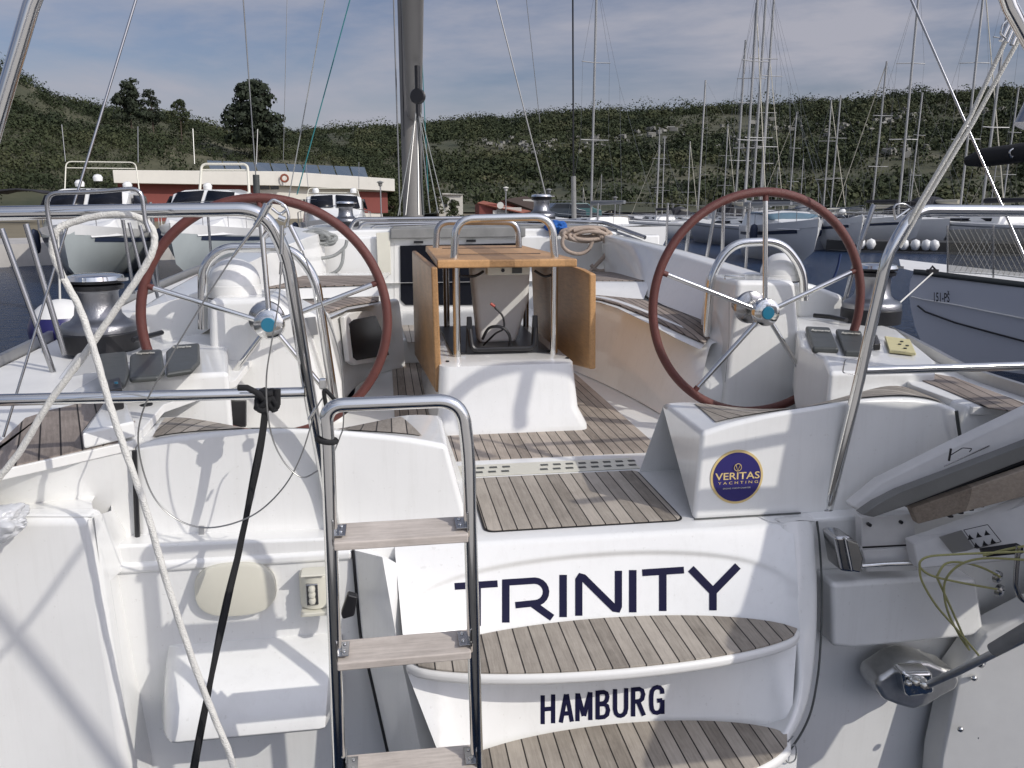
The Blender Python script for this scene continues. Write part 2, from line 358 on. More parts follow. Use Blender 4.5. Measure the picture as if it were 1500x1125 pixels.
# scupper grate
g=slab('scupper_grate',[(.26,3.075,1.252),(1.0,3.075,1.252),(1.0,3.215,1.252),(.26,3.215,1.252)],(0,0,-.003),CREAM,Y,bevel=.001,seg=1)
m=MB()
for i in range(14):
    if i in (4,5): continue
    for r in range(2): m.box((.29+i*.053+r*.012,3.115+r*.055,1.2535),(.03,.018,.0015))
m.build('slots',DGREY,g)
slab('cockpit_sole',[(-1.0,3.25,1.244),(2.35,3.25,1.244),(2.35,4.3,1.244),(1.3,5.1,1.244),(1.3,7.4,1.244),(-.2,7.4,1.244),(-.2,4.4,1.244),(-1.0,4.3,1.244)],(0,0,-.1),GELR,Y,bevel=0)
slab('teak_sole',[(.02,3.285,1.252),(1.17,3.285,1.252),(1.17,5.3,1.252),(.95,5.6,1.252),(.02,5.6,1.252)],(0,0,-.006),TEAKS,Y,bevel=.001,seg=1)
# ---- helm seats (lofted between the aft and the forward top edge)
def helm_seat(aft,fore,base,fbase,name,tk):
    n=48
    A=[];B=[]
    xa0,xa1=aft[0][0],aft[-1][0]
    for i in range(n+1):
        u=i/n; px=xa0+(xa1-xa0)*u; A.append(U(px,interp(aft,px),Y=2.535))
        px=fore[0][0]+(fore[-1][0]-fore[0][0])*u; B.append(U(px,interp(fore,px),Y=3.0))
    # smooth the edges
    for L in (A,B):
        for _ in range(10):
            z=[p.z for p in L]
            for i in range(1,n): L[i].z=(z[i-1]+2*z[i]+z[i+1])/4
    C=[];D=[]
    for i in range(n+1):
        u=i/n; C.append(V((base[0]+(base[1]-base[0])*u,2.515,1.249))); D.append(V((fbase[0]+(fbase[1]-fbase[0])*u,3.04,1.247)))
    m=MB(); mid=[[A[i].lerp(B[i],k/8) for i in range(n+1)] for k in range(9)]
    body=[C]+[[C[i].lerp(A[i],k/6) for i in range(n+1)] for k in range(1,6)]+mid+[D]
    m.grid(body)
    # side caps
    for e in (0,n): m.add([C[e]]+[C[e].lerp(A[e],k/6) for k in range(1,6)]+[r[e] for r in mid]+[D[e]],[tuple(range(15))])
    o=m.build(name,GEL,Y,ang=30,bevel=.022,seg=5)
    (a0,a1,b0,b1)=tk   # teak inset: u range on aft side and fore side
    for (ua0,ua1,ub0,ub1) in ((a0,a1,b0,b1),):
        rows=[]
        for k in range(9):
            v=.12+.76*k/8; rows.append([])
            for i in range(31):
                ua=ua0+(ua1-ua0)*i/30; ub=ub0+(ub1-ub0)*i/30; uu=ua+(ub-ua)*v
                f=uu*n; q=min(int(f),n-1); fr=f-q
                a=A[q].lerp(A[q+1],fr); b=B[q].lerp(B[q+1],fr); p=a.lerp(b,v); rows[-1].append(V((p.x,p.y,p.z+.004)))
        MB().grid(rows).build('teak_seat',TEAK,o,ang=80,fixn=True)
    return o
hsR=helm_seat([(1028,634),(1060,622),(1100,612),(1135,604),(1204,593),(1260,584),(1310,582),(1345,583),(1385,591),(1404,601)],
          [(972,590),(1015,586),(1045,594),(1110,601),(1150,602),(1204,591),(1250,577),(1305,560),(1345,570),(1385,590)],(1.012,2.02),(.985,2.06),'helm_seat',(.07,.96,.10,.93))
hsL=helm_seat([(197,655),(215,646),(250,641),(300,634),(375,627),(450,627),(500,630),(600,641),(655,652)],
          [(200,620),(215,612),(255,607),(310,617),(350,627),(430,640),(505,628),(600,604),(645,608)],(-.785,.249),(-.80,.27),'helm_seat',(.05,.93,.10,.86))
# sticker on the right helm seat
cc=U(1080,699,Y=2.518); def_r=.0945
def seatY(x,z): return 2.515+.02*(z-1.249)/.36
def disc(r,off,n=48): return [V((cc.x+r*math.cos(2*math.pi*i/n),seatY(0,cc.z+r*math.sin(2*math.pi*i/n))-off,cc.z+r*math.sin(2*math.pi*i/n))) for i in range(n)]
stk=slab('round_sticker',disc(.0945,.002),(0,.002,0),GOLD,hsR,bevel=0)
sd=slab('sticker_face',disc(.086,.0035),(0,.002,0),STKB,hsR,bevel=0)
def stx(x0,x1,y0,y1):
    return lambda s,t:(lambda x,z:V((x,seatY(0,z)-.0045,z)))(cc.x+x0+(x1-x0)*s,cc.z+y0+(y1-y0)*t)
textmesh('sticker_word','VERITAS',stx(-.079,.081,-.008,.017),GOLD,hsR,bold=.012,w=1)
textmesh('sticker_word','YACHTING',stx(-.068,.076,-.024,-.0145),GOLD,hsR,spacing=1.6)
textmesh('sticker_word','SAILING YACHT CHARTER',stx(-.05,.05,-.041,-.036),CREAM,hsR)
ring=[V((cc.x+.013*math.cos(2*math.pi*i/20),seatY(0,cc.z)-.0055,cc.z+.035+.013*math.sin(2*math.pi*i/20))) for i in range(20)]
tubeobj('sticker_emblem',ring,.0012,GOLD,hsR,n=5,closed=True)
tubeobj('sticker_emblem',[V((cc.x-.008,seatY(0,cc.z)-.0055,cc.z+.043)),V((cc.x,seatY(0,cc.z)-.0055,cc.z+.024)),V((cc.x+.008,seatY(0,cc.z)-.0055,cc.z+.043))],.0015,GOLD,hsR,n=5)
# groove round the seat bases
tubeobj('seat_seam',UL([(197,660),(199,720),(202,799)],Y=2.505),.008,BLK,Y,n=6)
tubeobj('seat_seam',[(-.785,2.507,1.251),(-.3,2.507,1.253),(.25,2.507,1.252)],.003,BLK,Y,n=6)
tubeobj('seat_seam',[(1.012,2.507,1.252),(1.4,2.507,1.252)],.003,DGREY,Y,n=6)
tubeobj('seat_seam',UL([(1401,602),(1404,625),(1408,650)],Y=2.50),.006,DGREY,Y,n=6)
slab('seat_latch',UL([(291,771),(299,771),(299,795),(291,795)],Y=2.503),(0,.006,0),ALU,Y,bevel=.001)
# ---- left transom wall with shelf
slab('transom_wall',UL([(150,800),(519,787),(532,930),(580,1140),(150,1140)],Y=2.44),(0,.12,0),GEL,Y,bevel=.01)
slab('wall_coping',[V((-.84,2.428,1.249)),V((-.13,2.428,1.249)),V((-.13,2.56,1.249)),V((-.86,2.56,1.249))],(0,0,-.035),GEL,Y,bevel=.014,seg=5)
# moulded shelf
rows=[]
prof=[(2.45,.968),(2.42,.965),(2.30,.915),(2.24,.875),(2.215,.83),(2.205,.79),(2.215,.778),(2.26,.772),(2.45,.74)]
x0a,x1a=-.70,-.19
for k,(yy,zz) in enumerate(prof):
    row=[]
    for i in range(33):
        u=i/32; e=min(1,u/.16); bulge=1-(1-e)**2.5
        e2=min(1,(1-u)/.08); bulge2=1-(1-e2)**2.5
        b=min(bulge,bulge2)
        row.append(V((x0a-.03*(k/8)+(x1a-x0a+.02)*u, 2.45+(yy-2.45)*(.25+.75*b), .97+(zz-.97)*(.9+.1*b))))
    rows.append(row)
m=MB().grid(rows)
m.add([r[0] for r in rows],[tuple(range(9))]); m.add([r[-1] for r in rows],[tuple(range(9))])
m.build('moulded_shelf',GEL,Y,ang=50,bevel=.004)
# oval cover
cxo,czo=U(346,861,Y=2.43).x,U(346,861,Y=2.43).z
def oval(rx,rz,yy,n=48):
    o=[]
    for i in range(n):
        t=2*math.pi*i/n; c_,s_=math.cos(t),math.sin(t)
        o.append(V((cxo+rx*math.copysign(abs(c_)**.75,c_),yy,czo+rz*math.copysign(abs(s_)**.75,s_))))
    return o
m=MB(); n=48; rings=[oval(.115,.082,2.44),oval(.121,.087,2.425),oval(.118,.085,2.412),oval(.108,.076,2.408)]
vs=[p for r in rings for p in r]; fs=[(i*n+k,i*n+(k+1)%n,(i+1)*n+(k+1)%n,(i+1)*n+k) for i in range(3) for k in range(n)]+[tuple(3*n+k for k in range(n))]
ov=m.add(vs,fs).build('shower_hatch',CREAM,Y,ang=50)
# stern light
c=U(457,862,Y=2.42)
sl=MB().lathe([(.048,-.052),(.05,-.05),(.05,.05),(.046,.056),(.0,.058)],(c.x+.012,2.43,c.z),n=24).build('stern_light',CREAM,Y,bevel=.002)
m=MB().box((c.x+.004,2.381,c.z),(.036,.012,.07)); m.build('lamp_lens',CHR2,sl,bevel=.003)
for q in (-.018,.002,.02): MB().lathe([(.002,-.011),(.009,-.008),(.011,0),(.009,.008),(.002,.011)],(c.x+.004,2.372,c.z+q),n=12).build('lamp_bulb',CREAM,sl)
for zz_,dd_ in ((.064,(.075,.06,.006)),(-.06,(.085,.075,.012))): MB().box((c.x+.01,2.40,c.z+zz_),dd_).build('lamp_hood',CREAM,sl,bevel=.003)
# ---- left quarter
qa=UL([(-700,748),(140,744),(176,800),(205,960),(205,1140),(-700,1140)],Y=2.35)
slab('hull_quarter',UL([(-900,757),(138,757),(150,860),(172,1000),(196,1160),(-900,1160)],Y=2.30),(0,.09,0),GEL,Y,bevel=.03,seg=6)
# chamfer from quarter to recess
o_=[U(138,757,Y=2.30),U(150,860,Y=2.30),U(172,1000,Y=2.30),U(196,1160,Y=2.30)]
i_=[U(163,748,Y=2.46),U(172,815,Y=2.46),U(185,900,Y=2.46),U(232,1130,Y=2.46)]
MB().grid([[p+V((-.03,.0,0)) for p in o_],o_,[a.lerp(b,.6)+V((0,-.02,0)) for a,b in zip(o_,i_)],i_]).build('quarter_chamfer',GEL,Y,ang=60,subd=1)
MB().grid([UL([(-900,757),(0,757),(138,757)],Y=2.31),[V((-3,2.40,1.47)),V((-1.1,2.42,1.455)),V((-.87,2.42,1.452))],[V((-3,2.75,1.46)),V((-1.1,2.65,1.45)),V((-.90,2.60,1.445))]]).build('quarter_ledge',GEL,Y,ang=60)
MB().grid([[U(138,757,Y=2.30),U(163,748,Y=2.46),V((-.87,2.58,1.43))],[U(150,860,Y=2.32),U(185,830,Y=2.46),V((-.80,2.55,1.25))]]).build('quarter_fillet',GEL,Y,ang=60)
# wedge below the side deck
dk=[U(-420,790,Z=1.60),U(0,689,Z=1.60),U(100,667,Z=1.60),U(194,646,Z=1.60)]
lo=[V((-1.9,2.10,1.44)),V((-1.12,2.42,1.44)),V((-.98,2.46,1.44)),V((-.795,2.52,1.26))]
MB().grid([dk,[a.lerp(b,.5) for a,b in zip(dk,lo)],lo]).build('quarter_panel',GEL,Y,ang=60)
# ---- decks
def deck(name,side):
    pass
dl=[U(-420,790,Z=1.602),U(0,689,Z=1.602),U(194,646,Z=1.602),V((-.80,3.0,1.602)),V((-.62,3.4,1.602)),V((-.62,9,1.70)),V((-1.0,13.2,1.78)),V((-1.62,9,1.72)),V((-1.72,6,1.66)),V((-1.66,4,1.62)),V((-1.62,2.5,1.60)),V((-1.62,1.9,1.60))]
slab('side_deck',dl,(0,0,-.03),GELR,Y,bevel=.004)
slab('side_deck',[V((2.04,2.54,1.60)),V((2.32,2.50,1.60)),V((2.37,3.0,1.60)),V((2.50,3.5,1.61)),V((2.66,4.1,1.62)),V((2.86,5.2,1.64)),V((2.94,6.5,1.66)),V((2.88,9,1.72)),V((2.2,13.2,1.78)),V((2.1,9,1.70)),V((2.2,4.4,1.61)),V((2.2,3.3,1.602)),V((2.05,2.9,1.602))],(0,0,-.03),GELR,Y,bevel=.004)
tkL=UL([(0,686),(175,646),(198,616),(118,634),(151,591),(110,592),(71,601),(37,612),(0,648),(-70,715),(-70,704)],Z=1.606)
slab('teak_deck',tkL,(0,0,-.004),TEAKL,Y,bevel=.0005,seg=1)
slab('teak_deck',UL([(22,578),(44,560),(100,533),(112,538),(70,560),(50,578)],Z=1.606),(0,0,-.004),TEAKL,Y,bevel=.0005,seg=1)
slab('teak_deck',UL([(1324,546),(1354,545),(1397,552),(1500,590),(1620,634),(1620,640),(1500,604),(1448,597),(1401,577)],Z=1.606),(0,0,-.004),TEAKR,Y,bevel=.0005,seg=1)
# toe rails + hull topsides
edgeL=[V((-1.66,1.8,1.61)),V((-1.64,2.5,1.61)),V((-1.68,4,1.63)),V((-1.74,6,1.67)),V((-1.64,9,1.73)),V((-1.0,13.2,1.79)),V((.63,17,1.85))]
edgeR=[V((2.27,2.2,1.61)),V((2.33,2.5,1.61)),V((2.38,3.0,1.61)),V((2.52,3.5,1.62)),V((2.68,4.1,1.63)),V((2.88,5.2,1.65)),V((2.96,6.5,1.67)),V((2.90,9,1.73)),V((2.22,13.2,1.79)),V((.63,17,1.85))]
for e,sg in ((edgeL,1),(edgeR,-1)):
    e=spline(e,5); m=MB()
    for a,b in zip(e,e[1:]):
        pass
    rows=[[p+V((-.012,0,-.02)) for p in e],[p+V((-.012,0,.035)) for p in e],[p+V((.012,0,.035)) for p in e],[p+V((.012,0,-.02)) for p in e]]
    MB().grid(rows).build('toe_rail',ALU,Y,ang=30)
    rows=[[p+V((0,0,-.005)) for p in e],[p+V((.02*sg,0,-.5)) for p in e],[p+V((.10*sg,0,-1.1)) for p in e],[p+V((.35*sg,0,-1.6)) for p in e],[p+V((.9*sg,0,-1.9)) for p in e]]
    MB().grid(rows).build('hull',GEL,Y,ang=60)
# cockpit sides, worked out along the real sweep of the coaming
def Q(l): return [U(x,y,Y=yy) for x,y,yy in l]
def zq(l,z): return [U(x,y,Z=z) for x,y in l]
def wallgrid(top,base,name,s_,parent=Y):
    rows=[[b_,b_.lerp(t_,.04)+V((s_*.006,0,0)),b_.lerp(t_,.5),b_.lerp(t_,.9),b_.lerp(t_,.965)+V((s_*.004,0,0)),t_+V((s_*.012,0,0)),t_+V((s_*.035,0,.004)),t_+V((s_*.07,0,-.002)),t_+V((s_*.09,0,-.03))] for b_,t_ in zip(base,top)]
    return MB().grid(rows).build(name,GEL,Y,ang=50,subd=1)
topR=Q([(1040,503,3.90),(1025,497,3.95),(994,482,4.12),(950,461,4.38),(905,443,4.72),(880,436,4.95),(859,433,5.10),(830,433,5.3)])
basR=[U(1010,632,Z=1.25),U(990,620,Z=1.25),U(962,603,Z=1.25),U(930,584,Z=1.25),U(885,562,Z=1.25),U(862,552,Z=1.25),U(845,545,Z=1.25),U(825,536,Z=1.25)]
bR=wallgrid(topR,basR,'bench',1)
topL=Q([(440,500,3.95),(470,474,4.20),(500,458,4.50),(530,449,4.75),(556,443,4.98),(585,438,5.2)])
basL=[U(478,640,Z=1.25),U(490,610,Z=1.25),U(505,585,Z=1.25),U(524,560,Z=1.25),U(560,544,Z=1.25),U(595,538,Z=1.25)]
bL=wallgrid(topL,basL,'bench',-1)
def strip(name,inn,out,mat,par_,dz,ext=0):
    A=Q(inn);B=Q(out); rows=[]
    for t in ((-.25,0,.5,1,1.25) if ext else (0,.25,.5,.75,1)): rows.append([a_.lerp(b_,t)+V((0,0,dz)) for a_,b_ in zip(A,B)])
    return MB().grid(rows).build(name,mat,par_,ang=80,solid=.004 if not ext else 0)
sI=[(845,434,5.15),(880,439,4.88),(905,446,4.65),(950,464.5,4.31),(994,486,4.05),(1032,503,3.87)]; sO=[(845,429,5.28),(880,430.5,5.25),(905,434,5.12),(950,441,4.90),(1002,458,4.5),(1054,478,4.12)]
strip('teak_seat',sI,sO,BENCH,bR,.002); strip('bench_infill',sI,sO,GEL,bR,-.008,1)
ri=Q([(840,414,5.32),(953,415,5.18),(943,438.5,4.95),(840,431,5.26)])
b=slab('bench_step',ri,(0,.02,0),GEL,Y,bevel=.004)
MB().grid([Q([(840,414,5.32),(953,414.8,5.18)]),Q([(840,412.5,5.34),(953,413,5.22)]),Q([(840,397,6.9),(897,399,6.5)])]).build('bench_step_top',GEL,b,ang=60)
slab('teak_seat',[p+V((0,0,.006)) for p in Q([(845,397.5,6.8),(896,399.5,6.4),(950,412,5.26),(845,412.5,5.38)])],(0,0,-.005),BENCH,b,bevel=.001,seg=1)
bk_t=Q([(880,344,7.0),(890,346,6.7),(920,353,6.0),(960,363,5.4),(1010,377,4.85),(1060,393,4.42),(1110,409,4.08),(1130,416,3.95)])
bk_b=Q([(884,402,6.9),(893,401,6.5),(925,409,5.7),(946,438.5,4.92),(1000,457,4.5),(1050,477,4.12),(1100,500,3.98),(1120,510,3.9)])
rows=[[b_,b_.lerp(t_,.5)+V((.01,0,0)),b_.lerp(t_,.94),t_,t_+V((.02,.0,.006)),t_+V((.10,0,.008)),t_+V((.125,0,.0)),t_+V((.135,0,-.02)),t_+V((.16,0,-.30))] for b_,t_ in zip(bk_b,bk_t)]
MB().grid(rows).build('coaming',GEL,Y,ang=50,subd=1)
slab('winch_pod',Q([(1168,412,4.2),(1195,418,4.2),(1239,435,4.2),(1234,472,4.2),(1168,466,4.2)]),(0.1,.5,0),GEL,Y,bevel=.03,seg=5)
# port side
ri=Q([(330,426,5.0),(556,419,5.0),(556,433.5,4.98),(330,443,4.98)])
b=slab('bench_step',ri,(0,.02,0),GEL,Y,bevel=.004)
MB().grid([Q([(330,426,5.0),(556,419,5.0)]),Q([(330,402,6.8),(572,399,6.8)])]).build('bench_step_top',GEL,b)
slab('teak_seat',[p+V((0,0,.006)) for p in Q([(405,405,6.2),(555,404.5,6.2),(555,417.5,5.06),(375,423,5.06)])],(0,0,-.005),BENCHX,b,bevel=.001,seg=1)
sI=[(555,441,4.82),(510,448,4.58),(475,460,4.32),(440,480,4.1),(400,495,4.0)]; sO=[(555,434.5,4.94),(510,436,4.94),(475,438,4.94),(440,441,4.92),(400,443,4.9)]
strip('teak_seat',sI,sO,BENCHX,bL,.002); strip('bench_infill',sI,sO,GEL,bL,-.008,1)
cl_t=Q([(474,341,7.0),(452,347,6.6),(428,356,6.0),(398,369,5.4),(366,384,4.9),(335,404,4.45),(305,425,4.2)])
cl_b=Q([(478,402,6.95),(445,404,6.2),(412,420,5.3),(380,435,4.95),(352,450,4.6),(330,470,4.3),(310,480,4.15)])
cl_o=Q([(424,331,7.0),(400,343,6.6),(372,357,6.0),(338,375,5.4),(300,396,4.9),(250,424,4.45),(195,458,4.15)])
rows=[[b_,b_.lerp(t_,.5),b_.lerp(t_,.94),t_,t_.lerp(o_,.12)+V((0,.0,.004)),t_.lerp(o_,.9)+V((0,0,.004)),o_,o_+V((-.02,0,-.03)),o_+V((-.20,0,-.40))] for b_,t_,o_ in zip(cl_b,cl_t,cl_o)]
MB().grid(rows).add(rows[-1],[tuple(range(9))]).build('coaming',GEL,Y,ang=50,subd=0)
# step + companionway
sc=slab('companionway_step',[V((-.12,5.5,1.24)),V((1.25,5.5,1.24)),V((1.25,5.5,1.42)),V((-.12,5.5,1.42))],(0,1.56,0),GEL,Y,bevel=.02,seg=4)
slab('teak_tread',zq([(597,501),(640,501),(640,476),(588,476)],1.427),(0,0,-.005),TEAK,sc,bevel=.001,seg=1)
# ---- bulkhead and cabin
def wallX(px,Yv): return U(px,400,Y=Yv).x
bh=slab('bulkhead',[V((-1.0,7.05,1.2)),V((2.4,7.05,1.2)),V((2.4,7.05,2.04)),V((-1.0,7.05,2.04))],(0,.1,0),GEL,Y,bevel=.02)
dp=UL([(587,360),(668,358),(668,447),(595,447),(587,440)],Y=7.03)
fr_=slab('companionway_frame',UL([(577,349),(760,345),(760,460),(577,460)],Y=7.045),(0,.02,0),GELR,Y,bevel=.006)
slab('companionway_door',UL([(586,360),(760,356),(760,447),(594,447),(587,440)],Y=7.03),(0,.012,0),GLASS,fr_,bevel=.004)
slab('sliding_hatch',UL([(572,335),(770,332),(770,347),(572,350)],Y=6.98),(0,.9,0),GREYV,Y,bevel=.01)
slab('hatch_board',UL([(551,341),(571,340),(573,402),(554,403)],Y=7.0),(0,.03,0),CREAM,Y,bevel=.004)
for a in ((613,355),(690,353)): slab('hatch_slot',UL([(a[0]-7,a[1]-2),(a[0]+7,a[1]-2),(a[0]+7,a[1]+1.5),(a[0]-7,a[1]+1.5)],Y=7.015),(0,.004,0),BLK,fr_,bevel=0)
# cabin trunk: rounded roof forward to the mast
rows=[]
for yy,hw,zt in ((7.12,1.55,2.10),(8,1.5,2.14),(9.5,1.4,2.13),(11,1.25,2.10),(12.5,1.05,2.03),(13.6,.7,1.82)):
    rows.append([V((CX+hw*x,yy,1.66+(zt-1.66)*z)) for x,z in ((-1.12,0),(-1.04,.6),(-.97,.86),(-.85,.95),(-.5,.99),(0,1),(.5,.99),(.85,.95),(.97,.86),(1.04,.6),(1.12,0))])
m=MB().grid(rows); m.add(rows[0],[tuple(range(11))]); cab=m.build('cabin',GEL,Y,ang=50,bevel=.02)
for sx in (-1,1):
    m=MB(); m.grid([[V((CX+sx*(1.62-.04*k),8+k*.8,1.72)) for k in range(6)],[V((CX+sx*(1.58-.04*k),8+k*.8,1.92)) for k in range(6)]]); m.build('cabin_window',GLASS,cab)
MB().grid([[V((-1.7+.05*k,7+k*.6,1.655+.01*k)) for k in range(11)],[V((2.95-.06*k,7+k*.6,1.655+.01*k)) for k in range(11)]]).build('side_deck',GELR,Y)
# foredeck
MB().grid([[p for p in (V((-1.05,12.9,1.75)),V((-.4,14.8,1.79)),V((.5,16.8,1.83)))],[V((2.3,12.9,1.75)),V((1.6,14.8,1.79)),V((.7,16.8,1.83))]]).build('foredeck',GELR,Y)
# traveller track / sprayhood tubes on the cabin edge
for (a,b,r,zz) in (((520,321),(885,326),.018,0),((530,327),(880,332),.014,0),((545,331),(860,330),.010,0)):
    tubeobj('hood_rail',rounded([U(a[0]-8,a[1]+16,Y=7.3),U(*a,Y=7.3),U((a[0]+b[0])/2,(a[1]+b[1])/2-4,Y=7.45),U(*b,Y=7.3),U(b[0]+60,b[1]+22,Y=6.9)],.06),r,CHR2,Y)
slab('dash_panel',UL([(575,332),(885,330),(885,338),(575,341)],Y=7.2),(0,.05,0),GREYV,Y,bevel=.01)
def winch(px,py,Yd,w,name='winch',lab=None,big=True):
    c=U(px,py,Y=Yd); s=w
    o=empty(name,c); par(o,Y)
    o.location=c-wloc(Y) ; o.matrix_parent_inverse=Matrix.Identity(4)
    o['label']=lab
    MB().lathe([(.0,-0.0740*s),(.150*s,-0.0740*s),(.152*s,0),(.145*s,0.0074*s),(.0,0.0074*s)],c,n=36).build('winch_base',BLK,o,ang=40,bevel=.003)
    MB().lathe([(.146*s,.0),(.148*s,0.0259*s),(.138*s,0.0407*s),(.108*s,0.0518*s),(.09*s,0.0740*s),(.083*s,0.1184*s),(.083*s,0.1628*s),(.09*s,0.1739*s)],c,n=40).build('winch_drum',DRUM,o,ang=40)
    MB().lathe([(.085*s,0.1739*s),(.105*s,0.1776*s),(.108*s,0.1939*s),(.09*s,0.1983*s),(.11*s,0.2035*s),(.112*s,0.2146*s)],c,n=36).build('self_tailer',BLK,o,ang=40)
    MB().lathe([(.112*s,0.2146*s),(.108*s,0.2309*s),(.08*s,0.2383*s),(.03*s,0.2412*s),(.0,0.2412*s)],c,n=36).box((c.x+.11*s,c.y-.03*s,c.z+.218*s),(.05*s,.03*s,.012*s)).build('winch_cap',CHR,o,ang=40)
    return o
winch(147,486,4.0,1.12,lab='big winch on the port coaming')
winch(1276,452,4.0,1.0,lab='big winch on the starboard coaming')
winch(507,325,7.6,.75,lab='small winch on the cabin top beside the hatch, left of the mast')
winch(793,318,7.5,.85,lab='small winch on the cabin top beside the hatch, right of the mast')
# ---- pedestals
def pedestal(lst,Ya,depth,name,lab):
    a=UL(lst,Y=Ya)
    o=slab(name,a,(0,depth,0),GEL,Y,bevel=.03,seg=5,label=lab); return o
pR=pedestal([(1080,411),(1166,411),(1173,500),(1182,512),(1205,520),(1200,640),(1056,640),(1066,530)],3.80,.42,'wheel_pedestal','starboard wheel pedestal')
def Q(l): return [U(x,y,Y=yy) for x,y,yy in l]
MB().grid([Q([(1100,407,4.3),(1046,406,4.2),(1045,409,4.15),(1092,414,3.82)]),Q([(1100,412,4.3),(1044,416,4.18),(1043,420,4.13),(1090,424,3.82)]),Q([(1100,500,4.3),(1036,500,4.0),(1034,503,3.95),(1082,502,3.82)]),Q([(1100,560,4.2),(1014,560,3.9),(1010,562,3.86),(1078,562,3.82)]),Q([(1100,640,4.0),(995,626,3.80),(990,630,3.79),(1074,652,3.82)])]).build('pedestal_side',GEL,pR,ang=60)
pL=pedestal([(305,438),(400,436),(440,470),(470,560),(475,680),(330,680),(338,560),(306,510)],3.80,.42,'wheel_pedestal','port wheel pedestal')
slab('pedestal_side',UL([(420,440),(478,470),(500,560),(505,650),(420,650)],Y=4.02),(0,.3,0),GEL,pL,bevel=.03,seg=5)
slab('pedestal_grille',UL([(445,466),(462,464),(466,490),(450,493)],Y=3.99),(0,.01,0),ALU,pL,bevel=.002)
def dome(px,py,Yd,r,par_,h1):
    c=U(px,py,Y=Yd)
    o=MB().lathe([(r*1.02,0),(r*1.02,h1),(r*.98,h1+.004)],c,n=36).build('compass',GELR,par_,ang=40)
    MB().lathe([(r,h1)]+[(r*math.cos(t*math.pi/20),h1+.012+r*.95*math.sin(t*math.pi/20)) for t in range(11)],c,n=36).build('compass_hood',GEL,o,ang=60)
    MB().lathe([(r*1.04,-.006),(r*1.04,.0)],c,n=36).build('gasket',BLK,o)
dome(345,434,4.02,.118,pL,.055)
dome(1143,410,4.1,.105,pR,.03)
def arch(lst,Yd,r,name,lab=None,rad=.06,par_=Y,mat=CHR): return tubeobj(name,rounded(UL(lst,Y=Yd),rad,8),r,mat,par_,n=14,label=lab)
arch([(297,482),(297,390),(325,363),(428,363),(462,405),(490,590)],3.9,.022,'grab_rail','grab rail over the port compass',.1)
arch([(1028,575),(1042,400),(1072,356),(1145,353),(1176,395),(1178,440)],3.98,.022,'grab_rail','grab rail over the starboard compass',.1)
# small cleat rail on right pedestal
tubeobj('cup_holder',UL([(1062,409),(1062,404),(1090,405),(1090,411)],Y=3.9),.004,CHR,pR,n=6)
# ---- wheels
def wheel(hx,hz,yy,Rr,ang0,lab,hub):
    c=V((hx,yy,hz)); o=empty('steering_wheel',c); par(o,Y); o.location=c-wloc(Y); o.matrix_parent_inverse=Matrix.Identity(4); o['label']=lab
    rc=hub
    ringp=[V((rc[0]+Rr*math.cos(2*math.pi*i/96),yy,rc[1]+Rr*math.sin(2*math.pi*i/96))) for i in range(96)]
    MB().tube(ringp,.0205,16,closed=True).build('rim',RED,o,ang=180)
    hc=V((hx,yy-.035,hz)) 
    for k in range(5):
        a=ang0+k*2*math.pi/5; d=V((math.cos(a),0,math.sin(a)))
        # where the spoke meets the rim
        e=V((rc[0],yy,rc[1]))+d*(Rr-.012); s=hc+d*.055+V((0,.01,0))
        dv=(e-s)
        MB().tube([s,s+dv*.96],.0115,12).build('spoke',CHR,o,ang=60)
        MB().tube([s+dv*.94,e],.013,10).build('spoke_ferrule',RED,o)
    MB().lathe([(.0,-.03),(.045,-.03),(.062,-.02),(.066,.0),(.064,.02),(.05,.035)],hc,axis=(0,1,0),n=36).build('hub',CHR,o,ang=40)
    MB().lathe([(.0,-.036),(.028,-.036),(.031,-.03)],hc,axis=(0,1,0),n=30).build('hub_badge',TURQ,o,ang=40)
    MB().lathe([(.05,.0),(.075,.012),(.078,.03),(.05,.045),(.04,.15)],V((hx-.025,yy+.05,hz+.01)),axis=(0,1,0),n=36).build('wheel_shaft',CHR2,o,ang=40)
    return o
YW=3.6
h=U(396,473,Y=YW); c0=U(391,469,Y=YW); wheel(h.x,h.z,YW,.509,math.radians(90),'port steering wheel, the left one',(c0.x,c0.z))
h=U(1116,456,Y=YW); c1_=U(1111,446,Y=YW); wheel(h.x,h.z,YW,.512,math.radians(90),'starboard steering wheel, the right one',(c1_.x,c1_.z))
# ---- instrument desks
def zsl(pts): return [U(p[0],p[1],Z=p[2]) for p in pts]
dR=zsl([(1160,455,1.70),(1250,463,1.70),(1315,482,1.69),(1372,528,1.655),(1370,545,1.64),(1215,545,1.64),(1205,522,1.665),(1172,506,1.68)])
dzR=lambda y:1.70-.0007*(y-470)
slab('instrument_desk',dR,(0,0,-.30),GEL,Y,bevel=.02,seg=5)
dL=zsl([(110,517,1.66),(190,485,1.69),(330,463,1.69),(335,545,1.67),(190,556,1.66),(150,590,1.60),(52,592,1.58)])
slab('instrument_desk',dL,(0,0,-.34),GEL,Y,bevel=.02,seg=5)
def pod(lst,Z,h,name,mat,lab=None,cx=.5,bev=.012):
    P=[U(p[0],p[1],Z=Z+(p[2] if len(p)>2 else 0)) for p in lst]
    o=slab(name,P,(0,0,-h),mat,Y,bevel=bev,seg=4,label=lab); return o
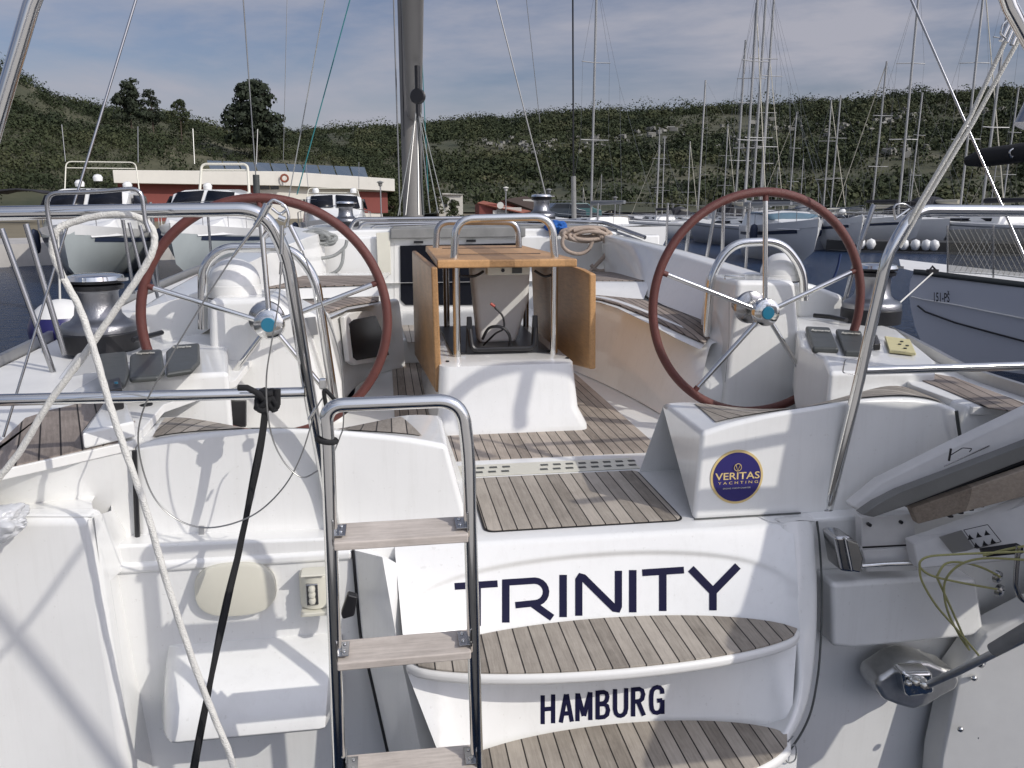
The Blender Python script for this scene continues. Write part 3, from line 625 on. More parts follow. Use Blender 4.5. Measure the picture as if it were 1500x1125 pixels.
for l,lab in (([(1180,477),(1216,479),(1229,509),(1190,508)],'left cover on the starboard desk'),([(1224,481),(1262,484),(1272,514),(1237,513)],'right cover on the starboard desk')):
    o=pod([(x,y,dzR(y)-1.7+.022) for x,y in l],1.70,.03,'instrument_cover',DGREY,lab)
    q=[l[0][0]+8,l[0][1]+4.2]; textmesh('cover_print','Raymarine',(lambda q:(lambda s,t:U(q[0]+2+27*s-2*(1-t),q[1]+4-3.5*t+1.5*s,Z=dzR(q[1]+4)+.0265)))(q),CREAM,o,bold=.02)
pod([(x,y,dzR(y)-1.7+.02) for x,y in ((1277,490),(1285,490),(1290,503),(1281,504))],1.70,.03,'rocker_switch',BLK,bev=.004)
yp=pod([(x,y,dzR(y)-1.7+.008) for x,y in ((1296,492),(1333,497),(1342,517),(1303,513))],1.70,.012,'switch_plate',YEL,'yellowed switch plate with rubber buttons',bev=.003)
for q in ((1321,500),(1318,504),(1329,506),(1326,510)): 
    c=U(*q,Z=dzR(q[1])+.010); MB().lathe([(.007,-.004),(.0075,.002),(.0,.003)],c,n=12).build('button',DGREY,yp)
for l,lab in (([(144,518),(185,514),(189,545),(184,560),(150,570),(146,540)],'leftmost cover on the port desk'),([(190,520),(206,512),(237,511),(241,543),(233,550),(189,553)],'middle cover on the port desk'),([(243,513),(253,505),(292,502),(293,528),(282,540),(243,546)],'rightmost cover on the port desk')):
    o=pod([(x,y) for x,y in l],1.715,.022,'instrument_cover',DGREY,lab)
    if l[0][0]>150:
        q=(l[0][0]+10,l[2][1]+5); textmesh('cover_print','Raymarine',(lambda q:(lambda s,t:U(q[0]+27*s,q[1]+4-4*t-1.5*s,Z=1.7185)))(q),CREAM,o,bold=.02)
ctl=pod([(158,556),(176,552),(179,568),(160,572)],1.73,.07,'engine_control',BLK,'small black control with green marks',bev=.006)
c=U(170,561,Z=1.735); MB().lathe([(.006,-.002),(.006,.004),(0,.005)],c,n=12).build('button',TURQ,ctl)
# black lines beside the left winch
tubeobj('rope_clutch',UL([(195,498),(215,493),(237,487)],Z=1.72),.012,BLK,Y,n=8)
tubeobj('rope_clutch',UL([(1192,462),(1215,464),(1240,469)],Z=1.72),.012,BLK,Y,n=8)
# recess + engine panel below left pedestal
slab('engine_panel_recess',UL([(300,588),(360,588),(360,626),(300,626)],Y=3.74),(0,.03,0),BLK,Y,bevel=.004)
c=U(318,597,Y=3.70); MB().lathe([(.0,-.02),(.05,-.02),(.055,.02)],c,axis=(0,1,0),n=24).build('panel_cap',CREAM,Y,ang=40)
tubeobj('throttle_lever',[U(217,606,Y=3.0),U(214,592,Y=3.0)],.022,BLK,Y,n=14)
tubeobj('throttle_lever',rounded([U(214,604,Y=3.02),U(213,615,Y=2.98),U(205,625,Y=2.9)],.02),.006,CHR2,Y,n=8)
slab('warning_label',UL([(172,617),(174,611),(178,607),(183,612),(185,618)],Z=1.612),(0,0,-.002),GOLD,Y,bevel=0)
# white pocket moulding by the left side deck
slab('deck_moulding',UL([(120,634),(152,590),(186,590),(197,617)],Z=1.66),(0,0,-.05),GEL,Y,bevel=.008)
# left inner coaming window
WP0=(-.30,4.25,0); WN=V((-(5.3-4.25),.29,0)).normalized()
WN=V((5.3-4.25,-.29,0)).normalized()
def wq(l,off): return [UPL(x,y,V(WP0)+WN*off,WN) for x,y in l]
slab('window_frame',wq([(505,464),(512,458),(568,451),(576,456),(584,520),(577,527),(520,535),(512,530)],.030),-WN*.03,GELR,Y,bevel=.008,seg=4)
slab('coaming_window',wq([(512,474),(519,468),(564,460),(570,464),(577,515),(571,520),(523,528),(518,524)],.034),-WN*.02,GLASS,Y,bevel=.004,seg=3)
# life-line stowage seams on the right coaming front
tubeobj('locker_seam',rounded(UL([(1068,430),(1068,500),(1062,560)],Y=3.79),.02),.001,DGREY,Y,n=5)
# ---- cockpit table
tb=empty('cockpit_table',(.55,3.8,1.25)); par(tb,Y); tb.location=V((.55,3.8,1.25))-wloc(Y); tb.matrix_parent_inverse=Matrix.Identity(4)
tt=slab('table_top',[V((.235,3.83,2.05)),V((.90,3.83,2.05)),V((.86,5.2,2.05)),V((.25,5.2,2.05))],(0,0,-.038),TAN,tb,bevel=.008,seg=4)
for (a,b) in (((.33,4.25),(.80,4.25)),((.33,4.85),(.80,4.85))):
    tubeobj('top_groove',[V((a[0],a[1],2.0495)),V((b[0],b[1],2.0495))],.004,BLK,tt,n=4)
slab('raised_panel',[V((.38,4.30,2.052)),V((.76,4.30,2.052)),V((.76,4.80,2.052)),V((.38,4.80,2.052))],(0,0,-.006),TAN,tt,bevel=.003)
slab('drop_leaf',[V((.205,3.80,2.02)),V((.165,5.2,2.02)),V((.165,5.2,1.36)),V((.215,3.80,1.43))],(.03,0,0),TAN,tb,bevel=.008,seg=4)
slab('drop_leaf',[V((.915,3.86,2.0)),V((.90,5.1,2.0)),V((.93,5.1,1.36)),V((.962,3.80,1.52)),V((.955,3.80,1.98))],(.032,0,0),TAN,tb,bevel=.008,seg=4)
for sx in (.333,.815):
    MB().tube([V((sx,3.95,1.55)),V((sx,3.95,2.02))],.018,16).build('table_leg',CHR,tb,ang=60)
    MB().tube([V((sx+.02,4.9,1.4)),V((sx+.02,4.9,2.02))],.018,16).build('table_leg',CHR2,tb,ang=60)
for yy,mt,dx in ((3.95,CHR,0),(4.95,CHR2,.0)):
    h=[V((.325+dx,yy,2.05)),V((.335+dx,yy,2.235)),V((.80,yy,2.245)),V((.815,yy,2.05))]
    if yy>4: h=[V((.30,yy,2.05)),V((.31,yy,2.20)),V((.79,yy,2.20)),V((.80,yy,2.05))]
    tubeobj('table_grab_rail',rounded(h,.12,10),.019,mt,tb,n=14)
# base: rounded white plinth
rows=[]
def plinth(z):
    v=(z-1.25)/.32; g=.03*(1-v)
    x0,x1,y0,y1=.245-.01*v-g,.875+g,3.73-.01+.03*v-g,5.05
    if v<.08: x0-=.02;x1+=.03;y0-=.02
    return rrect(x0,x1,y0,y1,z,.05)
zs=[1.249,1.258,1.275,1.35,1.45,1.53,1.55,1.562]
rg=[plinth(z) for z in zs]; n=len(rg[0])
topr=rrect(.245+.01,.865,3.79,5.0,1.572,.06)
rg.append(topr)
m=MB(); m.add([p for r in rg for p in r],[(i*n+k,i*n+(k+1)%n,(i+1)*n+(k+1)%n,(i+1)*n+k) for i in range(len(rg)-1) for k in range(n)]+[tuple((len(rg)-1)*n+k for k in range(n))])
m.build('table_base',GEL,tb,ang=50)
for p in ((.265,3.80),(.845,3.80)):
    MB().lathe([(.009,0),(.009,.006),(0,.007)],V((p[0]+.01,p[1]+.02,1.572)),n=12).build('base_screw',BLK,tb)
# black tray and bracket inside
m=MB(); m.box((.56,4.45,1.577),(.50,.9,.012)); m.build('tray',BLK,tb,bevel=.003)
for sx in (.40,.73): MB().prism([V((sx-.02,4.0,1.575)),V((sx+.02,4.0,1.575)),V((sx+.012,4.0,1.76)),V((sx-.012,4.0,1.76))],(0,.02,0)).build('tray_bracket',BLK,tb,bevel=.003)
MB().tube(rounded([V((.40,4.0,1.70)),V((.41,3.98,1.60)),V((.72,3.98,1.60)),V((.73,4.0,1.70))],.03),.012,8).build('tray_bracket',BLK,tb)
slab('rear_column',[V((.44,4.3,1.99)),V((.76,4.3,1.99)),V((.75,4.3,1.80)),V((.68,4.3,1.57)),V((.48,4.3,1.57))],(0,.16,0),GELR,tb,bevel=.03,seg=5)
sk=slab('socket_box',[V((.49,3.99,2.01)),V((.70,3.99,2.01)),V((.70,3.99,1.965)),V((.49,3.99,1.965))],(0,.10,0),CREAM,tb,bevel=.004)
slab('socket',[V((.61,3.986,2.0)),V((.66,3.986,2.0)),V((.66,3.986,1.972)),V((.61,3.986,1.972))],(0,.008,0),DGREY,sk,bevel=.001)
MB().lathe([(.009,-.004),(.009,.004)],V((.565,3.989,1.987)),axis=(0,1,0),n=14).build('socket',BLK,sk)
cab_=tubeobj('power_cable',spline([V((.47,4.05,1.64)),V((.50,4.02,1.70)),V((.56,4.0,1.705)),V((.60,4.0,1.66)),V((.60,4.02,1.59))],8),.0075,BLK,tb,n=8)
tubeobj('power_cable',spline([V((.48,4.1,1.60)),V((.53,4.02,1.67)),V((.57,4.0,1.70)),V((.565,4.0,1.76)),V((.53,4.0,1.80)),V((.525,4.0,1.81))],8),.005,BLK,tb,n=8)
tubeobj('plug',[V((.525,4.0,1.81)),V((.505,4.0,1.825))],.007,pbr('red_plug',(.4,.06,.04),.4),tb,n=8)
for a,b in (((.345,3.96,1.965),(.47,3.98,1.985)),((.72,3.98,1.985),(.80,3.96,1.965))):
    tubeobj('hook_strap',spline([V(a),V(a).lerp(V(b),.6)+V((0,0,-.015)),V(b)],6),.007,BLK,tb,n=6)
# ================================================================== rails, ladder, rigging
# left pushpit
def poly3(lst): return [U(a,b,Y=c) for a,b,c in lst]
pp=tubeobj('pushpit_rail',rounded(poly3([(-160,317,2.35),(-40,313,2.3),(385,306,2.3),(420,372,2.33),(452,570,2.42),(476,700,2.50),(493,790,2.50)]),.07,10),.0185,CHR,Y,n=18,label='port stern rail')
tubeobj('pushpit_rail',poly3([(-160,592,2.35),(0,586,2.3),(445,575,2.41)]),.0165,CHR,Y,n=16,label='lower bar of the port stern rail')
tubeobj('stanchion',poly3([(415,345,2.33),(400,330,2.34),(388,345,3.0)]),.010,CHR,Y)
# forward part of the port rail and its legs
tubeobj('pushpit_rail',rounded([U(-160,317,Y=2.35),V((-1.62,2.9,2.28)),V((-1.66,4.6,2.28))],.2,8),.0125,CHR,Y,n=12)
for a,b in (((2,335),(78,545)),((38,328),(95,520)),((180,322),(196,430)),((189,326),(214,428)),((205,330),(232,440))):
    tubeobj('stanchion',[U(*a,Z=2.27) if False else U(a[0],a[1],Y=3.6 if a[0]<100 else 5.2),U(b[0],b[1],Y=3.6 if a[0]<100 else 5.2)],.0115 if a[0]<100 else .010,CHR2,Y,n=12)
# right pushpit
tubeobj('pushpit_rail',rounded(poly3([(1660,312,2.5),(1500,309,2.47),(1338,308,2.45),(1300,372,2.45),(1258,560,2.49),(1211,751,2.53)]),.06,10),.0185,CHR,Y,n=18,label='starboard stern rail')
tubeobj('pushpit_rail',poly3([(1660,531,2.5),(1500,536,2.47),(1260,543,2.49)]),.0150,CHR,Y,n=16,label='lower bar of the starboard stern rail')
MB().lathe([(.034,0),(.034,.006),(.024,.012),(.022,.03)],U(1210,752,Y=2.53)+V((0,0,-.01)),n=24).build('rail_foot',CHR2,Y)
tubeobj('rail_loop',rounded(UL([(1255,525),(1238,526),(1234,546),(1252,549)],Y=2.48),.01),.002,CHR2,Y,n=6)
tubeobj('rail_hook',rounded(UL([(1312,322),(1308,300),(1325,298),(1335,306)],Y=2.44),.02),.004,CHR2,Y,n=8)
tubeobj('rail_hook',UL([(1312,320),(1332,306)],Y=2.44),.004,CHR,Y,n=8)
# boarding ladder
ld=empty('boarding_ladder',(0,1.9,.3)); par(ld,Y); ld.location=V((0,1.9,.3))-wloc(Y); ld.matrix_parent_inverse=Matrix.Identity(4)
lp=rounded(UL([(503,1300),(497,1125),(480,650),(476,594),(676,586),(686,660),(699,1125),(703,1300)],Y=1.9),.095,12)
tubeobj('ladder_frame',lp,.0168,CHR,ld,n=20)
for (a,b,c_,d) in (((490,768),(682,757),(682,783),(490,795)),((495,939),(686,925),(686,953),(498,970)),((508,1105),(695,1089),(697,1125),(510,1142))):
    A,B,C_,D=U(*a,Y=1.935),U(*b,Y=1.935),U(*c_,Y=1.885),U(*d,Y=1.885)
    # tread tilts toward the viewer
    rg=slab('ladder_rung',[V((A.x,1.955,D.z+.022)),V((B.x,1.955,C_.z+.022)),V((B.x,1.865,C_.z+.008)),V((A.x,1.865,D.z+.008))],(0,0,-.022),TEAKU,ld,bevel=.004)
    for e,sx in ((A,1),(B,-1)):
        z0=(D.z if sx==1 else C_.z)+.02
        MB().box((e.x+.014*sx,1.91,z0+.001),(.030,.07,.003)).box((e.x+.001*sx,1.905,z0+.012),(.003,.06,.05)).build('rung_bracket',CHR2,rg,bevel=.001,seg=1)
        for q in (-.015,.02): MB().lathe([(.005,0),(.004,.003),(0,.004)],V((e.x+.017*sx,1.91+q,z0+.003)),n=10).build('bolt',CHR,rg)
tubeobj('lashing',[V((U(478,648,Y=1.88).x+.022*math.cos(t*.5),1.9+.022*math.sin(t*.5),U(478,648,Y=1.88).z-.004*math.cos(t*.5))) for t in range(13)],.006,BLKW,ld,n=8)
tubeobj('lashing',spline(UL([(478,640),(478,600),(475,572),(490,585),(508,605)],Y=1.98),6),.005,BLKW,ld,n=8)
# black clip hanging at the ladder
slab('snap_clip',UL([(509,871),(524,875),(519,903),(502,908),(499,900)],Y=2.30),(0,.03,0),BLK,Y,bevel=.006)
# backstays and davit tubes
tubeobj('backstay',[U(208,-30,Y=2.9),U(108,300,Y=2.75),U(5,640,Y=2.6)],.0042,CHR2,Y,n=8,label='port backstay wire')
tubeobj('backstay',[U(1322,-30,Y=3.4),U(1445,250,Y=3.1),U(1520,420,Y=2.9)],.0052,CHR2,Y,n=8,label='starboard backstay wire')
tubeobj('davit_tube',[U(72,-60,Y=2.1),U(45,10,Y=2.1),U(-4,175,Y=2.1),U(-40,300,Y=2.1)],.0175,CHR,Y,n=16,label='steel davit tube at the top left corner')
tubeobj('davit_tube',[U(1455,-60,Y=2.2),U(1480,10,Y=2.2),U(1540,120,Y=2.2)],.021,CHR,Y,n=16,label='steel davit tube at the top right corner')
tubeobj('davit_strut',[U(1489,25,Y=2.3),U(1422,170,Y=2.35),U(1345,300,Y=2.42),U(1312,362,Y=2.46)],.0068,ROPEW,Y,n=10)
tubeobj('davit_strut',[U(1498,48,Y=2.3),U(1425,180,Y=2.35),U(1352,300,Y=2.42),U(1318,362,Y=2.46)],.0068,ROPEW,Y,n=10)
for q in ((1490,25,1474,62),(1496,30,1482,66),(1480,30,1466,60)):
    tubeobj('davit_shackle',UL([(q[0],q[1]),(q[2],q[3])],Y=2.28),.007,CHR,Y,n=8)
tubeobj('davit_shackle',rounded(UL([(1478,28),(1468,36),(1465,50),(1473,56)],Y=2.26),.01),.003,CHR,Y,n=8)
# lifebuoy bracket
tubeobj('lifebuoy_bracket',rounded(UL([(92,408),(84,372),(70,318),(68,283),(140,281),(207,275),(213,325),(219,340)],Y=2.15),.03,6),.0055,CHR2,Y,n=10)
# turnbuckle cluster on port rail
def tbk(lst,r): tubeobj('turnbuckle',[U(a,b,Y=c) for a,b,c in lst],r,CHR,Y,n=10)
tbk([(396,298,2.25),(374,331,2.26)],.0068); tbk([(392,300,2.25),(384,316,2.25)],.010); tbk([(374,331,2.26),(341,376,2.27)],.0042)
tbk([(413,330,2.25),(412,372,2.25)],.006); tbk([(412,384,2.25),(411,402,2.25)],.0045); tbk([(425,330,2.25),(443,367,2.25)],.0065)
tubeobj('shackle',rounded(UL([(394,298),(400,292),(418,300),(424,318),(420,332)],Y=2.25),.02),.004,CHR,Y,n=8)
tubeobj('shackle',rounded(UL([(398,305),(410,315),(422,306),(412,300)],Y=2.25),.01),.004,CHR,Y,n=8)
tubeobj('shackle_pin',UL([(408,318),(418,322)],Y=2.24),.008,CHR,Y,n=8)
def wire(lst,r=.0022,name='lifeline',mat=WIRE,yy=2.22,lab=None): return tubeobj(name,spline(UL(lst,Y=yy),8),r,mat,Y,n=6,label=lab)
wire([(341,376),(290,455),(243,535),(210,600),(203,655),(222,722),(258,760),(308,773),(368,756),(412,718),(440,670),(463,600),(478,577)])
wire([(411,402),(408,445),(398,500),(390,560),(396,630),(415,675),(442,699),(466,689)],yy=2.2)
wire([(443,367),(470,440),(495,510),(502,560),(503,620),(498,640),(486,670)],yy=2.25)
tubeobj('turnbuckle',UL([(452,615),(462,598)],Y=2.2),.004,CHR,Y,n=8)
MB().box(U(473,562,Y=2.3),(.02,.02,.03)).build('rail_clamp',CHR,Y,bevel=.004)
# mast, boom and standing rigging
mst=tubeobj('mast',[U(606,335,Y=12.4),U(606,335,Y=12.4)+V((0,0,17))],.15,MASTG,Y,n=18)
mb=U(606,335,Y=12.4)
for hh in (6.5,11.5):
    tubeobj('spreader',[V((mb.x-1.2,12.1,mb.z+hh)),V((mb.x,12.4,mb.z+hh)),V((mb.x+1.2,12.1,mb.z+hh))],.04,ALU,mst,n=8)
boom=tubeobj('boom',[U(607,165,Y=12.2),U(604,0,Y=8.2),U(601,-400,Y=4.9)],.105,MASTG,Y,n=18)
blk=empty('mainsheet_block',U(612,140,Y=9.6)); par(blk,Y); blk.location=U(612,140,Y=9.6)-wloc(Y); blk.matrix_parent_inverse=Matrix.Identity(4)
c=U(612,141,Y=9.6); MB().lathe([(.03,-.035),(.075,-.035),(.085,-.02),(.065,0),(.085,.02),(.075,.035),(.03,.035)],c,axis=(.35,1,0),n=24).build('sheave',BLK,blk,ang=40)
tubeobj('block_strap',[c+V((0,0,.32)),c+V((0,0,.05))],.03,BLK,blk,n=8)
tubeobj('block_strap',[c+V((0,0,-.05)),c+V((0,0,-.25))],.025,BLK,blk,n=8)
for i,(a,b,mt,r) in enumerate((((610,165),(583,316),ROPEG,.006),((609,165),(594,315),WIRE,.006),((613,165),(630,312),WIRE,.008),((614,168),(642,312),ROPEG,.006),((616,165),(652,312),ROPEG,.005),((611,170),(613,315),WIRE,.010),((612,170),(620,315),DGREY,.016))):
    tubeobj('mainsheet',[U(*a,Y=9.6),U(b[0],b[1],Y=9.2)],r,mt,Y,n=6)
for a,b,r,yy,mt in (((355,-20),(375,262),.006,8,WIRE),((421,-20),(415,235),.004,11,WIRE),((480,-20),(421,300),.006,9,ROPEG),((518,-20),(435,285),.006,8.5,TEALR),
    ((576,-20),(586,315),.010,10.5,WIRE),((587,-20),(592,200),.008,11.5,BLK),((618,80),(628,300),.006,11,TEALR),((722,-20),(803,300),.007,9,WIRE),((769,-20),(791,180),.005,12,WIRE),((839,-20),(840,262),.010,9.5,BLK)):
    tubeobj('shroud',[U(*a,Y=yy),U(*b,Y=yy)],r,mt,Y,n=6)
tubeobj('shroud_cover',[U(375,256,Y=8),U(378,330,Y=8)],.03,DGREY,Y,n=10)
tubeobj('shroud_cover',[U(840,258,Y=9.5),U(841,320,Y=9.5)],.028,GREYV,Y,n=10)
# guard-rail stanchions on the side decks (starboard)
for a,b in (((1011,325),(1004,378)),((1049,300),(1035,380)),((1060,300),(1058,385)),((1261,352),(1238,440)),((1280,300),(1262,352))):
    tubeobj('stanchion',[U(*a,Y=6.2 if a[0]<1100 else 4.2),U(*b,Y=6.2 if a[0]<1100 else 4.2)],.014,CHR2,Y,n=10)
for z in (2.32,):
    tubeobj('guard_rail',spline([V((3.0,4.0,z-.08)),V((2.98,6,z-.06)),V((2.9,9,z)),V((2.3,13,z+.06))],6),.003,WIRE,Y,n=6)
    tubeobj('guard_rail',spline([V((-1.7,4.6,2.27)),V((-1.76,6,z-.03)),V((-1.64,9,z+.02)),V((-1.0,13,z+.06))],6),.003,WIRE,Y,n=6)
for yy in (6.5,8.5,10.5,12.5):
    for s_ in (1,-1):
        x=CX+s_*(2.33-.0*yy - (.0 if yy<9 else (yy-9)*.16)); tubeobj('stanchion',[V((x,yy,1.68)),V((x,yy,2.32))],.012,CHR2,Y,n=8)
# starboard transom corner
slab('transom_wall',[V((1.41,2.46,1.245)),V((3.4,2.40,1.245)),V((3.4,2.40,-.3)),V((1.30,2.46,-.3))],(0,.12,0),GEL,Y,bevel=.01)
slab('transom_shelf',[V((1.42,2.46,1.248)),V((3.2,2.42,1.248)),V((3.2,2.62,1.30)),V((1.42,2.56,1.249))],(0,0,-.03),GEL,Y,bevel=.01)
slab('quarter_panel',[V((1.95,2.53,1.25)),V((3.2,2.5,1.25)),V((3.0,2.6,1.60)),V((2.03,2.55,1.60))],(0,.1,0),GEL,Y,bevel=.012)
slab('moulded_step',UL([(1219,855),(1350,846),(1432,848),(1444,930),(1420,934),(1250,951),(1219,948)],Y=2.34),(0,.12,0),GEL,Y,bevel=.018,seg=5)
# ================================================================== loose things on and around the yacht
def p3(lst): return [U(a,b,Y=c) for a,b,c in lst]
# thick white rope looped over the stern rail
o=tubeobj('mooring_rope',spline(p3([(352,1180,2.0),(338,1110,2.02),(318,1060,2.04),(285,975,2.06),(245,855,2.08),(215,750,2.1),(185,665,2.12),(160,590,2.14),(140,520,2.16),(118,455,2.18),(92,405,2.19),(77,368,2.19),(82,340,2.19),(102,327,2.2),(150,315,2.2),(190,315,2.2),(215,326,2.21),(226,345,2.21),(222,372,2.2),(200,410,2.2),(165,460,2.2),(120,525,2.2),(72,590,2.2),(30,660,2.2),(-5,705,2.2),(-40,760,2.2)]),30),.0086,ROPEW,None,n=18,lay=.42)
tag(o,'thick white rope looped over the port stern rail and running down to the transom','rope')
# black strap with knot
st0=empty('webbing_strap',U(388,575,Y=2.36),'black webbing strap knotted round the lower bar of the port stern rail','strap')
def ribbon(pts,w,t,name,mat,parent):
    m=MB(); P=spline(pts,6); rows=[]
    for i,p in enumerate(P):
        a=.5*math.sin(i*.35); d=V((math.cos(a),math.sin(a)*.6,0))*w(i/(len(P)-1)); nn=V((-d.y,d.x,0)).normalized()*t
        rows.append([p-d-nn,p-d+nn,p+nn*1.3,p+d+nn,p+d-nn,p-nn*1.3,p-d-nn])
    return m.grid(rows).build(name,mat,parent,ang=60)
ribbon(p3([(391,590,2.345),(382,650,2.33),(368,720,2.31),(352,800,2.28),(335,870,2.24),(318,950,2.18),(302,1030,2.12),(285,1120,2.08),(278,1180,2.06)]),lambda t:.0075+.004*abs(math.sin(t*9)),.0025,'strap_band',BLKW,st0)
ribbon(p3([(388,590,2.335),(379,660,2.32),(366,730,2.30),(352,790,2.28),(333,880,2.23),(300,1035,2.11),(276,1180,2.05)]),lambda t:.006,.002,'strap_band',BLKW,st0)
m=MB(); kc=U(390,586,Y=2.36)
for k in range(5):
    a=k*1.3; pts=[kc+V((.022*math.cos(t*2*math.pi/12+a)*(1.2 if k%2 else .8)+.004*k-.006,.028*math.sin(t*2*math.pi/12+a*.7)-.006,.024*math.sin(t*2*math.pi/12+a*1.9)+.003*math.sin(k))) for t in range(12)]
    m.tube(pts,.0095,8,closed=True)
m.tube(p3([(390,586,2.33),(376,575,2.33),(362,568,2.335),(349,568,2.34)]),.009,8); m.tube(p3([(392,588,2.33),(400,600,2.33),(406,592,2.33),(406,570,2.33)]),.010,8)
m.build('strap_knot',BLKW,st0,ang=70)
# crumpled plastic bag at the port corner
bm=bmesh.new(); bmesh.ops.create_icosphere(bm,subdivisions=5,radius=1)
from mathutils import noise
cb=U(12,762,Y=2.22)
for v in bm.verts:
    p=v.co; k=1+.5*noise.noise(p*1.6)+.25*abs(noise.noise(p*3.4))-.12*abs(noise.noise(p*7))
    v.co=V((p.x*.10*k-.04,p.y*.06*k,p.z*.040*k))+cb
me=bpy.data.meshes.new('plastic_bag'); bm.to_mesh(me); bm.free(); me.polygons.foreach_set('use_smooth',[True]*len(me.polygons))
PB=pbr('thin_plastic',(.78,.79,.80),.25,trans=.35); me.materials.append(PB)
o=bpy.data.objects.new('plastic_bag',me); COL.objects.link(o); tag(o,'crumpled clear white plastic bag lying on the port transom corner','plastic bag')
# fender hanging at the port side
fe=empty('fender',U(92,485,Y=4.6),'round fender with white top and blue cover hanging outside the port winch','fender')
c=U(93,484,Y=4.6)
MB().lathe([(.0,-.20)]+[(.165*math.cos(a),.165*math.sin(a)) for a in [(-80+k*13.5)*math.pi/180 for k in range(9)]],c,n=32).build('fender_cover',BLUEF,fe,ang=60)
MB().lathe([(.166*math.cos(a),.166*math.sin(a)) for a in [(28+k*7.6)*math.pi/180 for k in range(9)]],c,n=32).build('fender_body',GELR,fe,ang=60)
tubeobj('fender_line',[c+V((0,0,.16)),c+V((.05,-.05,.55))],.006,ROPEW,fe,n=6)
# rope coils on the cabin bulkhead
def coil(name,cx,cy,rx,ry,Yd,n,mat,r,lab,extra,seed):
    rr=random.Random(seed); pts=[]; 
    o=empty(name,U(cx,cy,Y=Yd),lab,'rope coil')
    m=MB()
    for k in range(n):
        ox,oy=rr.uniform(-6,6),rr.uniform(-3,3); sx,sy=rr.uniform(.75,1.1),rr.uniform(.7,1.1); ph=rr.uniform(-.25,.25)
        P=[]
        for t in range(20):
            a=2*math.pi*t/20; P.append(U(cx+ox+rx*sx*math.cos(a),cy+oy+ry*sy*math.sin(a+ph),Y=Yd-.02-k*.012+.02*math.sin(a*2+k)))
        m.tube(P,r,7,closed=True)
    m.build('coiled_turns',mat,o,ang=60)
    for e in extra: tubeobj('loose_loop',spline(UL(e,Y=Yd-.1),8),r,mat,o,n=7)
    return o
coil('rope_coil',858,343,30,8,6.95,8,ROPEB,.017,'coiled beige rope draped over the cabin bulkhead beside the blue cloth',[[(826,345),(824,358),(832,368),(848,372),(862,366),(868,352)],[(880,345),(890,360),(888,372),(874,388),(862,400),(852,412)],[(866,388),(872,395),(882,397),(890,392),(892,370),(886,352)],[(840,338),(862,334),(880,340),(892,358),(889,378)]],3)
coil('rope_coil',462,347,17,7,6.95,7,ROPEG,.014,'coiled grey rope hung behind the port grab rail',[[(440,365),(450,374),(470,378),(490,374),(505,362),(508,352)],[(503,365),(501,385),(492,398),(470,405),(440,403)]],5)
coil('rope_coil',484,350,12,6,6.93,4,ROPEG,.013,'smaller coil of grey rope to the right of the other grey one',[],8)
def cloth(name,cx,cy,w,h,Yd,lab,seed):
    bm=bmesh.new(); bmesh.ops.create_icosphere(bm,subdivisions=4,radius=1); c=U(cx,cy,Y=Yd); sc_=Yd/1200
    for v in bm.verts:
        p=v.co; q=p+V((seed,0,0)); k=1+.35*noise.noise(q*2.2)+.25*noise.noise(q*5.3)+.1*noise.noise(q*12)
        v.co=V((p.x*w*sc_*k,p.y*.12*k,p.z*h*sc_*k))+c
    me=bpy.data.meshes.new(name); bm.to_mesh(me); bm.free(); me.materials.append(BLUEC)
    for f in me.polygons: f.use_smooth=True
    o=bpy.data.objects.new(name,me); COL.objects.link(o); tag(o,lab,'cloth')
cloth('canvas_bundle',815,332,16,8,7.1,'bright blue canvas bundle stuffed beside the small starboard winch',1)
cloth('canvas_bundle',443,345,16,6,7.2,'bright blue canvas bundle under the grey rope coils',9)
# ------------------------------------------------------------------ starboard gangway hinged on the transom
gw=empty('gangway',U(1300,800,Y=2.3),'folding gangway with teak grating and sticker of six boat symbols hinged at the starboard transom','gangway')
GR=pbr('gangway_paint',(.68,.67,.65),.5,var=.1); GRD=pbr('rail_and_shade_bar',(.20,.20,.19),.45,metal=.3,var=.15)
def q3(name,l,vec,mat,par_=gw,b=.004,lab=None): return slab(name,p3(l),vec,mat,par_,bevel=b,label=lab)
q3('gangway_side',[(1246,742,2.42),(1290,706,2.4),(1400,652,2.3),(1560,576,2.15),(1560,628,2.13),(1400,690,2.28),(1300,728,2.36),(1262,752,2.40)],(0,.05,0),GR,b=.01)
q3('side_rail',[(1262,754,2.33),(1285,738,2.32),(1320,722,2.30),(1560,630,2.08),(1560,652,2.08),(1330,740,2.29),(1280,758,2.32)],(0,.04,0),GRD)
q3('rail_slot',[(1330,741,2.31),(1560,652,2.10),(1560,676,2.10),(1335,748,2.31)],(0,.04,0),BLK)
gt=q3('teak_grating',[(1335,745,2.29),(1560,668,2.07),(1560,712,2.07),(1345,768,2.29)],(0,.03,0),teak('grating_teak',period=.9,caulk=0,base=(.30,.25,.20)))
m=MB()
for i in range(11):
    for r in range(3):
        a=U(1392+i*15+r*4,756-i*5+r*-1-r*6.5,Y=2.285-i*.0155-.062*0-.03); m.box(a,(.014,.012,.006))
m.build('grating_holes',BLK,gt)
ug=q3('gangway_underside',[(1338,796,2.28),(1420,770,2.24),(1560,715,2.06),(1560,815,2.0),(1440,826,2.14),(1345,834,2.26)],(0,.05,0),GR,b=.006)
q3('gangway_end',[(1262,758,2.38),(1340,752,2.36),(1342,800,2.36),(1262,804,2.38)],(0,.04,0),GR)
q3('gangway_lip',[(1263,806,2.36),(1345,801,2.34),(1345,836,2.33),(1270,838,2.36)],(0,.05,0),GR)
for a in ((1274,769),(1320,765)): 
    c=U(*a,Y=2.36); MB().lathe([(.006,-.004),(.006,.01)],c,axis=(0,1,0),n=12).build('screw',BLK,gw)
